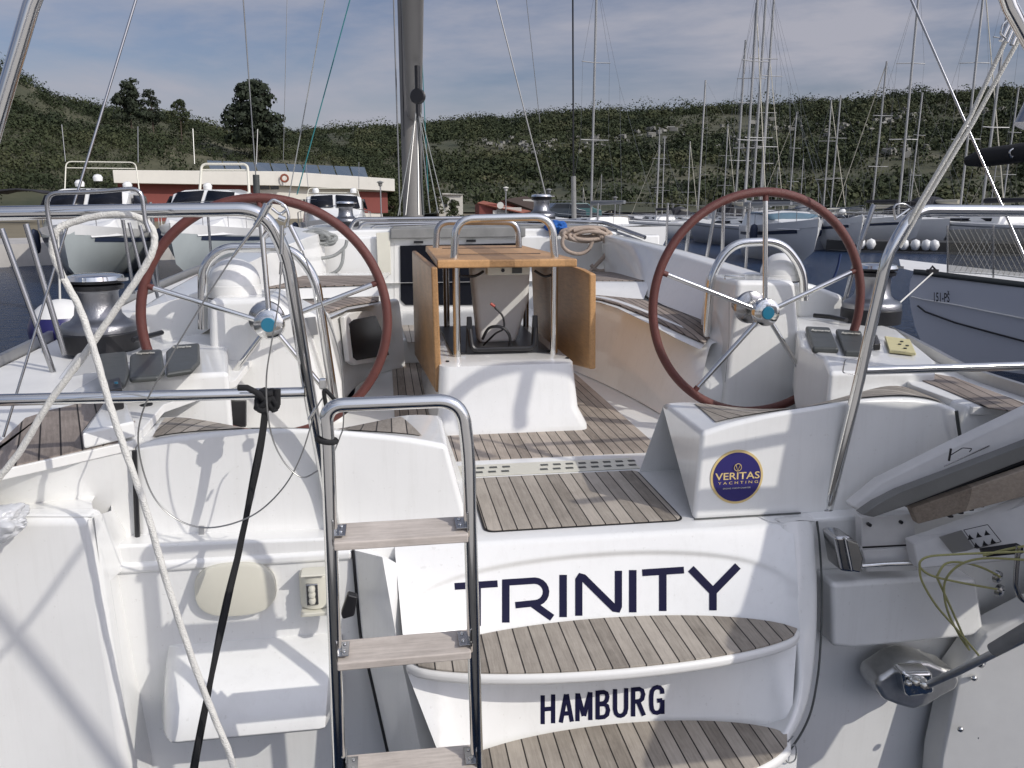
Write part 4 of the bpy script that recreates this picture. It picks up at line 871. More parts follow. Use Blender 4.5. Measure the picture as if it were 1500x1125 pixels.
q3('slot_line',[(1264,801,2.352),(1342,797,2.34),(1342,799,2.34),(1264,803.5,2.352)],(0,.003,0),BLK,b=0)
# sticker
def stq(px,py): return U(px,py,Y=2.235-(px-1380)*.00118)
slab('grey_sticker',[stq(1376,787),stq(1409,777),stq(1427,803),stq(1398,814)],(0,.003,0),ALU,ug,bevel=0)
m=MB(); fr4=[(1411,776),(1446,768),(1466,793),(1430,803)]
for a,b in zip(fr4,fr4[1:]+fr4[:1]): m.tube([stq(*a)+V((0,-.002,0)),stq(*b)+V((0,-.002,0))],.0012,5)
m.build('sticker_frame',BLK,ug)
for i in range(3):
    for r in range(2):
        x=1421+i*12+r*9; y=787-i*3.2+r*12
        slab('boat_symbol',[stq(x-3.5,y+3.5)+V((0,-.003,0)),stq(x-1.5,y-4.5)+V((0,-.003,0)),stq(x+1,y-1)+V((0,-.003,0)),stq(x+5,y+2)+V((0,-.003,0))],(0,.002,0),BLK,ug,bevel=0)
# folding handle
tubeobj('folding_handle',UL([(1383,683),(1449,653)],Y=2.24),.0022,CHR2,gw,n=6)
tubeobj('folding_handle',UL([(1390,675),(1393,657)],Y=2.24),.0035,BLK,gw,n=6)
tubeobj('folding_handle',rounded(UL([(1392,667),(1410,656),(1424,657),(1420,662)],Y=2.235),.005),.0015,BLK,gw,n=6)
# hinge
hg=q3('hinge_bracket',[(1223,787,2.32),(1246,786,2.31),(1262,800,2.31),(1266,842,2.31),(1232,838,2.32)],(0,.09,0),CHR2,b=.012)
q3('hinge_plate',[(1238,787,2.30),(1258,795,2.30),(1266,818,2.30),(1262,841,2.30),(1248,838,2.30)],(0,.02,0),CHR,hg,b=.008)
tubeobj('hinge_tube',p3([(1262,829,2.33),(1300,826,2.32),(1420,822,2.25)]),.0085,CHR,gw,n=12)
tubeobj('bent_tube',spline(p3([(1492,800,2.0),(1488,845,2.0),(1489,862,2.0),(1500,880,2.0),(1530,890,2.0)]),8),.0075,CHR2,gw,n=12)
q3('lashing_clamp',[(1443,808,2.1),(1500,800,2.0),(1500,812,2.0),(1446,817,2.1)],(0,.03,0),BLK)
# panel and bars added out of view, outlined to throw the shade on this corner
SD=V((.60,-.55,.56))
def cast(l,yy,t): return [U(q[0],q[1],Y=(q[2] if len(q)>2 else yy))+SD*(t+((2.42-q[2])/.55*0 if len(q)>2 else 0)) for q in l]
slab('shade_panel',cast([(1236,575),(1196,712),(1128,770,2.42),(1078,905,2.28),(985,975,2.2),(955,1055,2.17),(930,1130,1.95),(1195,1130,2.42),(1300,955),(1372,900),(1400,1010),(1382,1130),(2100,1200),(2100,610),(1460,592),(1300,572),(1240,560)],2.42,1.45),V((.035,.045,.01)),GR,gw,bevel=.004)
tubeobj('rail_and_shade_bar',cast([(960,676),(1204,630),(1500,570)],2.52,1.45),.018,CHR,gw,n=10)  # added bars out of view, throw stripes of shade on the helm seat
tubeobj('rail_and_shade_bar',cast([(1020,733),(1204,728),(1500,700)],2.52,1.40),.030,CHR,gw,n=10)
tubeobj('shade_arch',spline(cast([(560,760),(600,660),(645,600),(690,560),(745,538),(800,534),(860,552),(930,620),(960,760)],3.75,3.0),8),.032,CHR2,Y,n=12)  # unseen arch added to throw a curved shadow on the table base
tubeobj('shade_tube',spline(cast([(-60,830),(0,905),(70,990),(175,1130),(230,1210)],2.3,3.15),6),.015,CHR2,Y,n=12)  # unseen tube added overhead to throw a shadow on the port quarter
tubeobj('shade_line',spline(cast([(150,760),(100,830),(50,900),(0,960),(-60,1020)],2.3,2.8),6),.008,ROPEG,Y,n=6)  # unseen line added overhead for a thin shadow beside it
tubeobj('shade_arch',cast([(775,536),(735,640)],3.75,3.0),.028,CHR2,Y,n=12)  # leg of the added arch, for its shadow only
# swivel post fitting
sw=empty('swivel_fitting',U(1345,1005,Y=2.28)); par(sw,Y); sw.location=U(1345,1005,Y=2.28)-wloc(Y); sw.matrix_parent_inverse=Matrix.Identity(4); sw['label']='polished swivel fitting with its long strut'
slab('swivel_base',UL([(1284,1008),(1288,995),(1303,986),(1318,976),(1338,969),(1362,971),(1385,980),(1402,984),(1408,997),(1402,1011),(1380,1022),(1358,1036),(1340,1041),(1318,1035),(1295,1026)],Y=2.29),(0,.12,0),CAST,sw,bevel=.028,seg=6)
slab('swivel_knuckle',UL([(1322,985),(1368,984),(1372,1018),(1330,1024)],Y=2.235),(0,.07,0),CHR,sw,bevel=.018,seg=5)
for a,r in (((1340,1000),.02),((1352,1004),.026),((1330,1002),.014)):
    c=U(*a,Y=2.22); MB().lathe([(0,-r),(r*.8,-r*.7),(r,0),(r*.7,r*.8)],c,axis=(.5,1,0),n=20).build('swivel_pin',CHR,sw,ang=50)
tubeobj('strut',p3([(1362,1002,2.20),(1400,985,2.12),(1500,935,1.95),(1580,892,1.82)]),.0125,CAST,sw,n=16)
tubeobj('strut_sleeve',p3([(1455,952,2.02),(1500,925,1.95),(1580,880,1.82)]),.021,GREYV,sw,n=14)
# starboard quarter face on the right edge
slab('quarter_face',p3([(1405,985,2.33),(1445,930,2.3),(1640,830,2.2),(1640,1180,2.05),(1372,1180,2.3),(1378,1110,2.31)]),(0,.1,0),GREYV and GELR,Y,bevel=.012)
for a in ((1428,994),(1451,1004),(1408,1069),(1434,1080)):
    c=U(a[0],a[1],Y=2.290 if a[1]<1050 else 2.272); MB().lathe([(0,-.006),(.0075,-.0045),(.0105,0),(.011,.006)],c,axis=(-.2,1,0),n=16).build('hull_bolt',CHR,Y,ang=50)
for a in ((1462,845),(1465,865),(1438,970)):
    c=U(*a,Y=2.24); MB().lathe([(.0,.0),(.008,-.01),(.019,-.006),(.021,.008),(.012,.012)],c,axis=(-.4,1,0),n=18).build('eye_fitting',CHR2,Y,ang=50)
yr=empty('yellow_lashing',U(1400,850,Y=2.15),'thin yellow lashing lines looped below the starboard gangway','rope')
for l in ([(1465,845,2.22),(1440,832,2.2),(1410,824,2.18),(1385,826,2.17),(1372,845,2.17)],[(1460,863,2.22),(1400,852,2.18),(1362,842,2.16),(1347,828,2.15),(1358,816,2.14),(1400,812,2.1),(1500,808,1.98)],
          [(1500,820,1.98),(1440,818,2.06),(1405,828,2.12),(1385,850,2.16),(1384,878,2.18),(1392,905,2.2),(1408,935,2.22),(1420,952,2.22)],
          [(1347,828,2.15),(1350,850,2.16),(1370,885,2.18),(1400,920,2.2),(1432,958,2.23),(1438,970,2.23)],[(1500,800,1.98),(1470,806,2.04),(1440,814,2.08)],[(1372,845,2.17),(1395,895,2.19),(1418,948,2.22)]):
    tubeobj('lashing_line',spline(p3(l),8),.0036,ROPEY,yr,n=8)
o=tubeobj('cord_loop',spline(UL([(1130,1096),(1145,1104),(1160,1092),(1166,1095),(1165,1112),(1155,1117),(1148,1106),(1152,1090),(1162,1078)],Y=2.0),8),.0022,ROPEG,None,n=6)
tag(o,'thin grey cord loop hanging beside the lower step','cord')
# ================================================================== SETTING
def structure(o): o['kind']='structure'; return o
# water
WAT=bpy.data.materials.new('sea_water'); WAT.use_nodes=True; n_,l_=nt(WAT); b=n_['Principled BSDF']
b.inputs['Base Color'].default_value=(.014,.032,.075,1); b.inputs['Roughness'].default_value=.22; b.inputs['Specular IOR Level'].default_value=.35; b.inputs['IOR'].default_value=1.33
g=n_.new('ShaderNodeNewGeometry'); mp=n_.new('ShaderNodeMapping'); mp.inputs['Scale'].default_value=(1,1.6,1); l_.new(g.outputs['Position'],mp.inputs['Vector'])
a=n_.new('ShaderNodeTexNoise'); a.inputs['Scale'].default_value=2.2; a.inputs['Detail'].default_value=8; a.inputs['Roughness'].default_value=.6; l_.new(mp.outputs['Vector'],a.inputs['Vector'])
bp=n_.new('ShaderNodeBump'); bp.inputs['Strength'].default_value=1; bp.inputs['Distance'].default_value=.30; l_.new(a.outputs['Fac'],bp.inputs['Height']); l_.new(bp.outputs['Normal'],b.inputs['Normal'])
w=MB().add([V((-3000,-3000,0)),V((3000,-3000,0)),V((3000,3000,0)),V((-3000,3000,0))],[(0,1,2,3)]).build('water',WAT,None,smooth=False); structure(w)
CONC=pbr('quay_concrete',(.46,.44,.41),.85,var=.15,vscale=1.5,bump=.3)
EARTH=pbr('dry_ground',(.20,.17,.11),.95,var=.3,vscale=.15)
shore=[(-1200,36),(-300,36),(0,36.5),(330,39),(560,44),(640,75),(860,95),(1200,108),(1500,112),(2400,112)]
def sh(px): return interp(shore,px)
pxs=[-1200+i*60 for i in range(61)]
q=MB().grid([[G(p,sh(p),-1) for p in pxs],[G(p,sh(p),.85) for p in pxs],[G(p,sh(p)+6,.87) for p in pxs]]).build('quay',CONC,None,ang=30); structure(q)
structure(MB().grid([[G(p,sh(p)+6,.865) for p in pxs],[G(p,sh(p)+60,1.2) for p in pxs],[G(p,1500,1.0) for p in pxs]]).build('ground',EARTH,None))
q=slab('quay',[V((-30,.45,.75)),V((30,.45,.75)),V((30,-14,.75)),V((-30,-14,.75))],(0,0,-2),CONC,None,bevel=.02); structure(q)
# hills ---------------------------------------------------------------------
HM=bpy.data.materials.new('scrub_hillside'); HM.use_nodes=True; n_,l_=nt(HM); b=n_['Principled BSDF']; b.inputs['Roughness'].default_value=.95
g=n_.new('ShaderNodeNewGeometry'); a=n_.new('ShaderNodeTexNoise'); a.inputs['Scale'].default_value=.05; a.inputs['Detail'].default_value=9; a.inputs['Roughness'].default_value=.7; l_.new(g.outputs['Position'],a.inputs['Vector'])
cr=n_.new('ShaderNodeValToRGB'); e=cr.color_ramp.elements; e[0].position=.35; e[0].color=(.030,.038,.018,1); e[1].position=.78; e[1].color=(.15,.135,.09,1)
x=cr.color_ramp.elements.new(.55); x.color=(.075,.075,.042,1); l_.new(a.outputs['Fac'],cr.inputs['Fac']); l_.new(cr.outputs['Color'],b.inputs['Base Color'])
ridgeL=[(-700,60),(-200,80),(0,104),(40,118),(80,141),(130,158),(190,168),(250,176),(300,188),(350,205),(420,212),(480,218),(540,235),(600,262),(660,292)]
ridgeR=[(200,225),(430,210),(500,202),(560,199),(620,194),(700,189),(760,186),(800,184),(850,180),(900,180),(960,175),(1000,172),(1060,172),(1100,172),(1140,168),(1180,165),(1220,162),(1270,159),(1320,156),(1350,160),(1400,157),(1440,153),(1500,152),(1700,150),(2300,160)]
def sstep(t): t=max(0,min(1,t)); return t*t*(3-2*t)
def hill(px,D,ridge,D0,D1):
    yr=interp(ridge,px); H=(300-yr)/1200/ct*D1*math.cos(PS+math.atan((px-750)/F*ct)-PS)
    s=(D-D0)/(D1-D0)
    k=sstep(min(s,1))*.55+.45*max(0,min(1,s)) if s<=1 else max(0,1-(s-1)*.9)
    p=G(px,D,0); nz=noise.noise(V((p.x*.03,p.y*.03,1)))*3+noise.noise(V((p.x*.1,p.y*.1,4)))*.9
    return 1.3+H*k+nz*min(1,max(0,s*2))*(.35+.65*(1-min(1,max(0,s)))) 
def hillmesh(name,ridge,p0,p1,dp,D0,D1):
    rows=[]
    for j in range(46):
        D=D0+(D1-D0)*1.25*j/45; rows.append([G(p,D,hill(p,D,ridge,D0,D1)) for p in range(p0,p1,dp)])
    return structure(MB().grid(rows).build(name,HM,None,ang=180))
HL=(92,168); HR=(118,330)
hillmesh('near_hill',ridgeL,-700,665,12,*HL); hillmesh('far_hill',ridgeR,200,2300,16,*HR)
# scrub as stuff: leaf clumps ------------------------------------------------
LEAF=bpy.data.materials.new('scrub_foliage'); LEAF.use_nodes=True; n_,l_=nt(LEAF); b=n_['Principled BSDF']; b.inputs['Roughness'].default_value=.8; b.inputs['Specular IOR Level'].default_value=.2
g=n_.new('ShaderNodeNewGeometry'); a=n_.new('ShaderNodeTexNoise'); a.inputs['Scale'].default_value=.09; a.inputs['Detail'].default_value=5; l_.new(g.outputs['Position'],a.inputs['Vector'])
mm=n_.new('ShaderNodeMath'); mm.operation='MULTIPLY_ADD'; mm.inputs[1].default_value=.16; l_.new(g.outputs['Random Per Island'],mm.inputs[0])
m3=n_.new('ShaderNodeMath'); m3.operation='MULTIPLY_ADD'; m3.inputs[1].default_value=1.5; m3.inputs[2].default_value=-.32; l_.new(a.outputs['Fac'],m3.inputs[0]); l_.new(m3.outputs[0],mm.inputs[2])
cr=n_.new('ShaderNodeValToRGB'); e=cr.color_ramp.elements; e[0].position=.15; e[0].color=(.016,.024,.012,1); e[1].position=1.0; e[1].color=(.115,.098,.062,1)
x=e.new(.5); x.color=(.036,.046,.021,1); x=e.new(.74); x.color=(.064,.070,.033,1)
l_.new(mm.outputs[0],cr.inputs['Fac']); l_.new(cr.outputs['Color'],b.inputs['Base Color'])
PINE=pbr('pine_foliage',(.022,.032,.014),.8,var=.5,vscale=.8); BARK=pbr('bark',(.08,.06,.045),.9)
def leafclump(vs,fs,c,r,rz,n,ls,rr):
    for _ in range(n):
        a=rr.uniform(0,6.283); ph=math.acos(rr.uniform(-.55,1)); k=rr.uniform(.72,1.08)
        d=(math.sin(ph)*math.cos(a),math.sin(ph)*math.sin(a),math.cos(ph))
        p=(c[0]+d[0]*r*k,c[1]+d[1]*r*k,c[2]+d[2]*rz*k)
        l=ls*rr.uniform(.6,1.5); i=len(vs); q=math.hypot(d[0],d[1])+1e-6
        t1=(-d[1]/q,d[0]/q,0); t2=(-d[2]*d[0]/q,-d[2]*d[1]/q,q)
        al=rr.uniform(0,3.14); ca,sa=math.cos(al)*l,math.sin(al)*l; j1,j2=rr.uniform(-.5,.5)*l,rr.uniform(-.5,.5)*l
        u_=[t1[m]*ca+t2[m]*sa+d[m]*j1 for m in range(3)]; w_=[-t1[m]*sa+t2[m]*ca+d[m]*j2 for m in range(3)]
        k3,k4=rr.uniform(.4,1),rr.uniform(.4,1)
        vs.append((p[0]+u_[0],p[1]+u_[1],p[2]+u_[2])); vs.append((p[0]+w_[0],p[1]+w_[1],p[2]+w_[2])); vs.append((p[0]-u_[0]*k3,p[1]-u_[1]*k3,p[2]-u_[2]*k3)); vs.append((p[0]-w_[0]*k4,p[1]-w_[1]*k4,p[2]-w_[2]*k4))
        fs.append((i,i+1,i+2,i+3))
def stuffmesh(name,vs,fs,mat,lab,cat):
    me=bpy.data.meshes.new(name); me.from_pydata(vs,[],fs); me.materials.append(mat)
    o=bpy.data.objects.new(name,me); COL.objects.link(o); 
    if lab: tag(o,lab,cat,kind='stuff')
    return o
rr=random.Random(5)
vs=[];fs=[]
for _ in range(3300):
    px=rr.uniform(-60,640); s=rr.random()**.8*1.04; D=HL[0]+3+(HL[1]-HL[0])*s; p=G(px,D,hill(px,D,ridgeL,*HL))
    dens=noise.noise(V((p.x*.06,p.y*.06,7)))
    if dens<-.0 and s<.97 and rr.random()<.75: continue
    r=rr.uniform(.6,1.6)*(rr.choice((.8,1.1,1.5)) if s>.9 else 1)
    leafclump(vs,fs,(p.x,p.y,p.z+r*.3),r,r*.85,70,min(r*.11,.16),rr)
stuffmesh('scrub',vs,fs,LEAF,'green and brown scrub covering the near hill on the left','scrub')
vs=[];fs=[]
for _ in range(8200):
    px=rr.uniform(380,1560); s=rr.random()**.75*1.03; D=HR[0]+3+(HR[1]-HR[0])*s; p=G(px,D,hill(px,D,ridgeR,*HR))
    dens=noise.noise(V((p.x*.025,p.y*.025,3)))
    if dens<-.05 and s<.97 and rr.random()<.8: continue
    r=rr.uniform(1.0,2.8)*(rr.choice((.7,.9,1.1,1.3,1.9)) if s>.9 else 1)*(1.5 if rr.random()<.05 else 1)
    leafclump(vs,fs,(p.x,p.y,p.z+r*.25),r,r*.75,int(52*max(1,r/2)),min(r*.14,.30),rr)
stuffmesh('scrub',vs,fs,LEAF,'dark scrub and low trees covering the long far ridge','scrub')
# pale rocks on the hillside
ROCK=pbr('limestone',(.24,.235,.21),.9,var=.3,vscale=.6)
m=MB(); rr=random.Random(9)
for _ in range(230):
    k=rr.choice(((1240,205),(1300,190),(1070,225),(1150,200),(800,228),(880,215),(1290,230),(760,220),(960,205),(1440,190)))
    px=k[0]+rr.gauss(0,26); yy=k[1]+rr.gauss(0,6)
    lo,hi=HR
    for _i in range(14):
        mid=(lo+hi)/2; z=hill(px,mid,ridgeR,*HR); ypx=300-(z-2.3)/mid*1200
        if ypx>yy: lo=mid
        else: hi=mid
    p=G(px,lo,hill(px,lo,ridgeR,*HR)+.8); s_=rr.uniform(.5,1.2)
    m.box(p,(s_*1.8,s_,s_*.9),Matrix.Rotation(rr.uniform(0,3),3,'Z')@Matrix.Rotation(rr.uniform(-.4,.4),3,'X'))
o=m.build('rocks',ROCK,None,smooth=False); tag(o,'pale limestone outcrops scattered over the far ridge','rocks',kind='stuff')
# individual trees -------------------------------------------------------------
def tree(name,px,base_y,top_y,half,D,mat,lab,n=60,seed=1,pine=False,ridge=None):
    rr=random.Random(seed); sc_=D/1200
    b0=G(px,D,2.3+(300-base_y)*sc_); H=(base_y-top_y)*sc_; W=half*sc_
    o=empty(name,b0,lab,'tree',None)
    tubeobj('trunk',[b0-V((0,0,2)),b0+V((.1,0,H*.5)),b0+V((0,.1,H*.9))],.045*H*.5,BARK,o,n=8,r2=.02)
    m=MB()
    for k in range(7):
        a=rr.uniform(0,6.28); h0=H*rr.uniform(.25,.7); m.tube([b0+V((0,0,h0)),b0+V((math.cos(a)*W*.6,math.sin(a)*W*.6,h0+H*.15))],.06,6,r2=.02)
    m.build('branches',BARK,o)
    vs=[];fs=[]
    for k in range(int(n*1.5)):
        t=rr.random(); wk=W*(1-.75*t**1.6)*(.9 if not pine else 1); a=rr.uniform(0,6.283); q=rr.random()**.6*wk
        c=(b0.x+math.cos(a)*q,b0.y+math.sin(a)*q,b0.z+H*(.08+.86*t)); r=W*rr.uniform(.18,.34)
        leafclump(vs,fs,c,r,r*.7,64,r*.22,rr)
    c=stuffmesh('crown',vs,fs,mat,None,None); par(c,o)
tree('pine_tree',381,224,136,38,134,PINE,'tall dark pine standing alone on the skyline behind the long building',80,2,True)
tree('broadleaf_tree',203,200,141,24,140,PINE,'round tree on the left skyline, left of a pair',34,3)
tree('broadleaf_tree',234,202,153,18,140,PINE,'smaller round tree on the left skyline, right of a pair',24,4)
tree('broadleaf_tree',274,205,166,16,140,LEAF,'low green tree on the left skyline right of the round pair',20,5)
tree('broadleaf_tree',640,318,250,18,88,LEAF,'green tree between the mast and the white block house',30,6)
tree('broadleaf_tree',575,320,268,22,90,LEAF,'green tree at the right end of the long building',34,7)
tree('broadleaf_tree',665,335,292,16,72,LEAF,'bushy tree in front of the white block house',24,8)
tree('palm',330,372,318,10,37.5,LEAF,'small palm with dry fronds by the wooden slatted screen',9,11)
# ------------------------------------------------------------------ buildings
WPL=pbr('white_render',(.62,.60,.54),.8,var=.08,vscale=.4); REDW=pbr('red_render',(.20,.055,.045),.85,var=.15,vscale=.5); REDR=pbr('red_roof',(.28,.09,.055),.8,var=.2,vscale=1.5)
WIN=pbr('window_glass',(.02,.025,.03),.1); PANEL=pbr('solar_glass',(.07,.10,.13),.15,coat=.5); SLAT=pbr('pine_slats',(.46,.31,.16),.7,var=.15); BRN=pbr('brown_roof',(.06,.04,.03),.9)
def B(px,py,D):
    p=G(px,D,0); dd=D*math.cos(math.atan((px-750)/F*ct)); return V((p.x,p.y,U(px,py,Y=p.y).z))
LB=empty('long_building',G(370,72,.9),'long low building with deep white parapet, red walls and solar panels on its roof','building')
def Dl(px): return 68+(px-170)/408*16
def wallseg(name,x0,x1,yt,yb,dd,mat,parent,t=.3,off=0,lab=None):
    a,b=B(x0,yt[0],Dl(x0)+off),B(x1,yt[1],Dl(x1)+off); c,d=B(x1,yb[1],Dl(x1)+off),B(x0,yb[0],Dl(x0)+off)
    c.x,c.y=b.x,b.y; d.x,d.y=a.x,a.y
    return slab(name,[a,b,c,d],(0,t,0),mat,parent,bevel=.03,label=lab)
wallseg('parapet',170,420,(249,251),(268,272),0,WPL,LB,8,0); wallseg('parapet',420,579,(251,262),(272,280),0,WPL,LB,8,0)
wallseg('wall',175,380,(266,270),(345,345),0,REDW,LB,6,1.2); wallseg('wall',382,560,(271,279),(345,330),0,WPL,LB,6,1.2)
wallseg('wall',500,568,(279,282),(312,312),0,REDW,LB,3,1.0)
for x0,x1 in ((283,301),(303,318),(320,334),(383,396),(398,412),(414,428),(430,444),(446,462)):
    f=wallseg('window',x0,x1,(269.5 if x0<350 else 272,)*2,(276.5 if x0<350 else 277.5,)*2,0,WIN,LB,.2,1.0)
dr=wallseg('door',347,367,(277,277),(300,300),0,WPL,LB,.2,1.05); wallseg('door_glass',350,365,(281,281),(294,294),0,WIN,dr,.1,1.0)
for i in range(10):
    x0=308+i*23; x1=x0+21; y0=235+ (i*1.0); 
    a=B(x0,y0,Dl(x0)+5); b=B(x1,y0+.8,Dl(x1)+5); c=B(x1+5,252+i*1.0,Dl(x1)+2); d=B(x0+5,251+i*1.0,Dl(x0)+2)
    slab('solar_panel',[a,b,c,d],(0,.08,-.02),PANEL,LB,bevel=0)
c=B(419,261,Dl(419)-.7); MB().tube([c+V((.3*math.cos(t*.3927),0,.3*math.sin(t*.3927))) for t in range(16)],.09,8,closed=True).build('lifebuoy',REDR,LB)
wb=empty('white_block_house',G(660,90,.9),'small flat-roofed white block house right of the mast with two narrow windows','house')
def face(name,x0,x1,y0,y1,D,mat,parent,t=.2,dy=0,b_=.02):
    a=B(x0,y0,D);b=B(x1,y0+dy,D);c=B(x1,y1,D);d=B(x0,y1,D); c.x,c.y=b.x,b.y; d.x,d.y=a.x,a.y
    return slab(name,[a,b,c,d],(0,t,0),mat,parent,bevel=b_)
face('wall',643,678,284,325,90,WPL,wb,5,2)
for x in (652,661): face('window',x,x+3.5,292,303,89.8,WIN,wb,.25)
face('roof_edge',642,679,282.5,285,89.7,WPL,wb,5.2,2)
for spec in (((702,732),(297,318),'small red-walled shed with red tiled roof and satellite dish',REDW,84,'red_shed'),):
    h=empty(spec[5],G(715,spec[4],.9),spec[2],'shed')
    face('wall',702,728,299,325,84,REDW,h,4); face('wall',728,764,304,325,83.8,WPL,h,4); 
    a,b,c,d=B(699,297,84),B(708,294,88),B(778,309,86),B(765,312,82.5); slab('roof',[a,b,c,d],(0,.2,-.12),REDR,h,bevel=.02)
    face('window',722,728,308,320,83.6,WPL,h,.1); face('door',745,752,308,325,83.5,WIN,h,.1)
    cdd=B(733,301,82); MB().lathe([(0,0),(.18,.01),(.33,.07)],cdd,axis=(-.2,-1,.2),n=20).build('satellite_dish',WPL,h)
h=empty('long_shed',G(800,95,.9),'dark-roofed boat shed with a white gable end behind the red shed','shed')
face('wall',766,795,292,325,95,WPL,h,4); face('wall',740,766,293,325,95.4,REDW,h,4); a,b,c,d=B(738,292,95),B(770,287,97),B(832,311,92),B(800,314,90); slab('roof',[a,b,c,d],(0,.3,-.2),BRN,h,bevel=.02)
for x in (800,812,824): face('post',x,x+1.2,305,325,91,BRN,h,.2)
# palisade / slatted screen
sc1=empty('slatted_screen',G(360,37.8,.9),'screen of pale horizontal wooden slats on the quay beside the palm','screen')
for i in range(8): face('slat',338,388,314+i*5.2,318.4+i*5.2,37.8,SLAT,sc1,.06,0,.004)
for x in (340,362,384): face('post',x,x+2,312,358,37.95,SLAT,sc1,.08)
# quay lamps
for px,ty,D,lab in ((741,276,70,'street lamp with a curved white head above the red shed'),(804,279,62,'lantern-topped lamp post behind the small starboard winch'),(901,290,80,'lantern-topped quay lamp, left one of a close pair'),(908,297,84,'lantern-topped quay lamp, right one of a close pair'),(558,268,60,'dark lantern-topped lamp post at the right end of the long building'),(986,300,96,'small quay lamp between the masts left of the starboard wheel')):
    b0=G(px,D,.9); t=B(px,ty,D); o=empty('street_lamp',b0,lab,'street lamp','lamps along the quay')
    tubeobj('pole',[b0,t],.05,ALU,o,n=8)
    MB().lathe([(.05,-.25),(.12,-.2),(.16,0),(.26,.03),(.22,.08),(.0,.16)],t,n=14).build('lantern',GREYV if px!=741 else WPL,o,ang=40)
# ------------------------------------------------------------------ boats
BH=[pbr('far_hull_white',(.72,.72,.70),.3,var=.05,vscale=.7),pbr('far_hull_grey',(.36,.38,.42),.35),pbr('far_hull_shade_grey',(.42,.46,.45),.3,var=.1,vscale=.8)]  # last one is a white hull with shade put into its colour
CANV=[('blue',pbr('sailcover_blue',(.02,.04,.12),.8)),('grey',pbr('sailcover_grey',(.20,.21,.22),.8)),('cream',pbr('sailcover_cream',(.50,.47,.38),.8)),('black',pbr('sailcover_black',(.02,.02,.025),.8))]
ANTIF=pbr('antifoul',(.02,.03,.06),.6)
def hullrows(L,Bm,fb,rake=.6):
    st_=[];N=14
    for i in range(N+1):
        t=i/N; y=L*(t-.0)
        w=Bm/2*(1-max(0,(t-.45)/.55)**2.2)*(.82+.18*min(1,t/.3)); f=fb*(1+.28*t*t); yy=y
        st_.append([V((-w,yy,f)),V((-w*.99,yy,f*.7)),V((-w*.92,yy-.25*t,f*.3)),V((-w*.80,yy-rake*t,.0)),V((-w*.5,yy-rake*t*1.2,-.25)),V((0,yy-rake*t*1.3,-.4)),
                    V((w*.5,yy-rake*t*1.2,-.25)),V((w*.80,yy-rake*t,.0)),V((w*.92,yy-.25*t,f*.3)),V((w*.99,yy,f*.7)),V((w,yy,f))])
    return st_
def sailboat(proto_i):
    L,Bm,fb=12.5,3.9,1.15
    o=empty('moored_sailboat',(0,0,0)); m=MB(); rs=hullrows(L,Bm,fb); m.grid(rs); m.add(rs[0],[tuple(range(11))]); m.build('hull',BH[0],o,ang=40)
    MB().grid([[r[0]+V((0,0,-.02)),r[0].lerp(r[-1],.5)+V((0,0,.08)),r[-1]+V((0,0,-.02))] for r in rs]).build('deck',GELR,o)
    MB().grid([[p*1.0+V((sx*.005,0,0)) for p in (r[(0 if sx<0 else 10)].lerp(r[(1 if sx<0 else 9)],.35),r[(0 if sx<0 else 10)].lerp(r[(1 if sx<0 else 9)],.6))] for r in rs for sx in (-1,)]).build('stripe',CANV[proto_i%2][1],o)
    rows=[]
    for y,w,h in ((4.0,1.25,.0),(4.1,1.25,.45),(6,1.2,.42),(8,.95,.32),(9.6,.5,.12),(9.9,.4,0)):
        rows.append([V((-w*1.1,y,fb)),V((-w,y,fb+h*.9+.02)),V((-w*.6,y,fb+h+.03)),V((w*.6,y,fb+h+.03)),V((w,y,fb+h*.9+.02)),V((w*1.1,y,fb))])
    c=MB().grid(rows).build('cabin',GEL,o,ang=40)
    for sx in(-1,1): MB().grid([[V((sx*1.30,4.6,fb+.16)),V((sx*1.19,8.0,fb+.14))],[V((sx*1.26,4.6,fb+.34)),V((sx*1.10,7.8,fb+.28))]]).build('window',GLASS,c,solid=.02)
    MB().tube([V((0,6.6,fb)),V((0,6.45,fb+14.6))],.075,8).build('mast',MASTM,o)
    for h in (5.2,9.8): MB().tube([V((-.95,6.3,fb+h)),V((0,6.5,fb+h)),V((.95,6.3,fb+h))],.03,6).build('spreader',MASTM,o)
    MB().tube([V((0,6.4,fb+1.3)),V((0,2.2,fb+1.35))],lambda t:.16-.06*t,8).build('sail_cover',CANV[proto_i%4][1],o)
    if proto_i in(0,2): MB().tube([V((0,11.9,fb+.5)),V((0,6.5,fb+14.3))],.032,6).build('furled_genoa',CANV[2][1],o)
    m=MB()
    for sx in (-1,1):
        m.tube([V((sx*1.85,6.2,fb)),V((sx*.95,6.3,fb+5.2)),V((sx*.9,6.3,fb+9.8)),V((0,6.45,fb+14.5))],.008,4)
        m.tube([V((sx*1.2,.2,fb)),V((0,3.2,fb+8)),V((0,6.45,fb+14.6))],.008,4)
    m.build('rigging',WIRE,o)
    m=MB()
    for sx in (-1,1): m.tube([V((sx*1.75,.3,fb+.6)),V((sx*1.85,4,fb+.6)),V((sx*1.6,8,fb+.65)),V((sx*.5,11.8,fb+.75))],.014,4); m.tube([V((sx*1.7,.3,fb+.6)),V((sx*1.7,.3,fb))],.014,4)
    m.tube([V((-1.7,.3,fb+.6)),V((1.7,.3,fb+.6))],.02,4); m.build('guard_rail',CHR2,o)
    if proto_i%2==0:
        MB().grid([[V((x*1.35,4.0+.0,fb+.5)),V((x*1.3,3.2,fb+1.5-.35*x*x)),V((x*1.2,2.0,fb+1.75-.3*x*x))] for x in (-1,-.6,0,.6,1)]).build('bimini',CANV[(proto_i+1)%4][1],o,solid=.03)
    return o
def place(o,px,D,heading,z=0):
    p=G(px,D,z); o.location=p; o.rotation_euler=(0,0,heading)
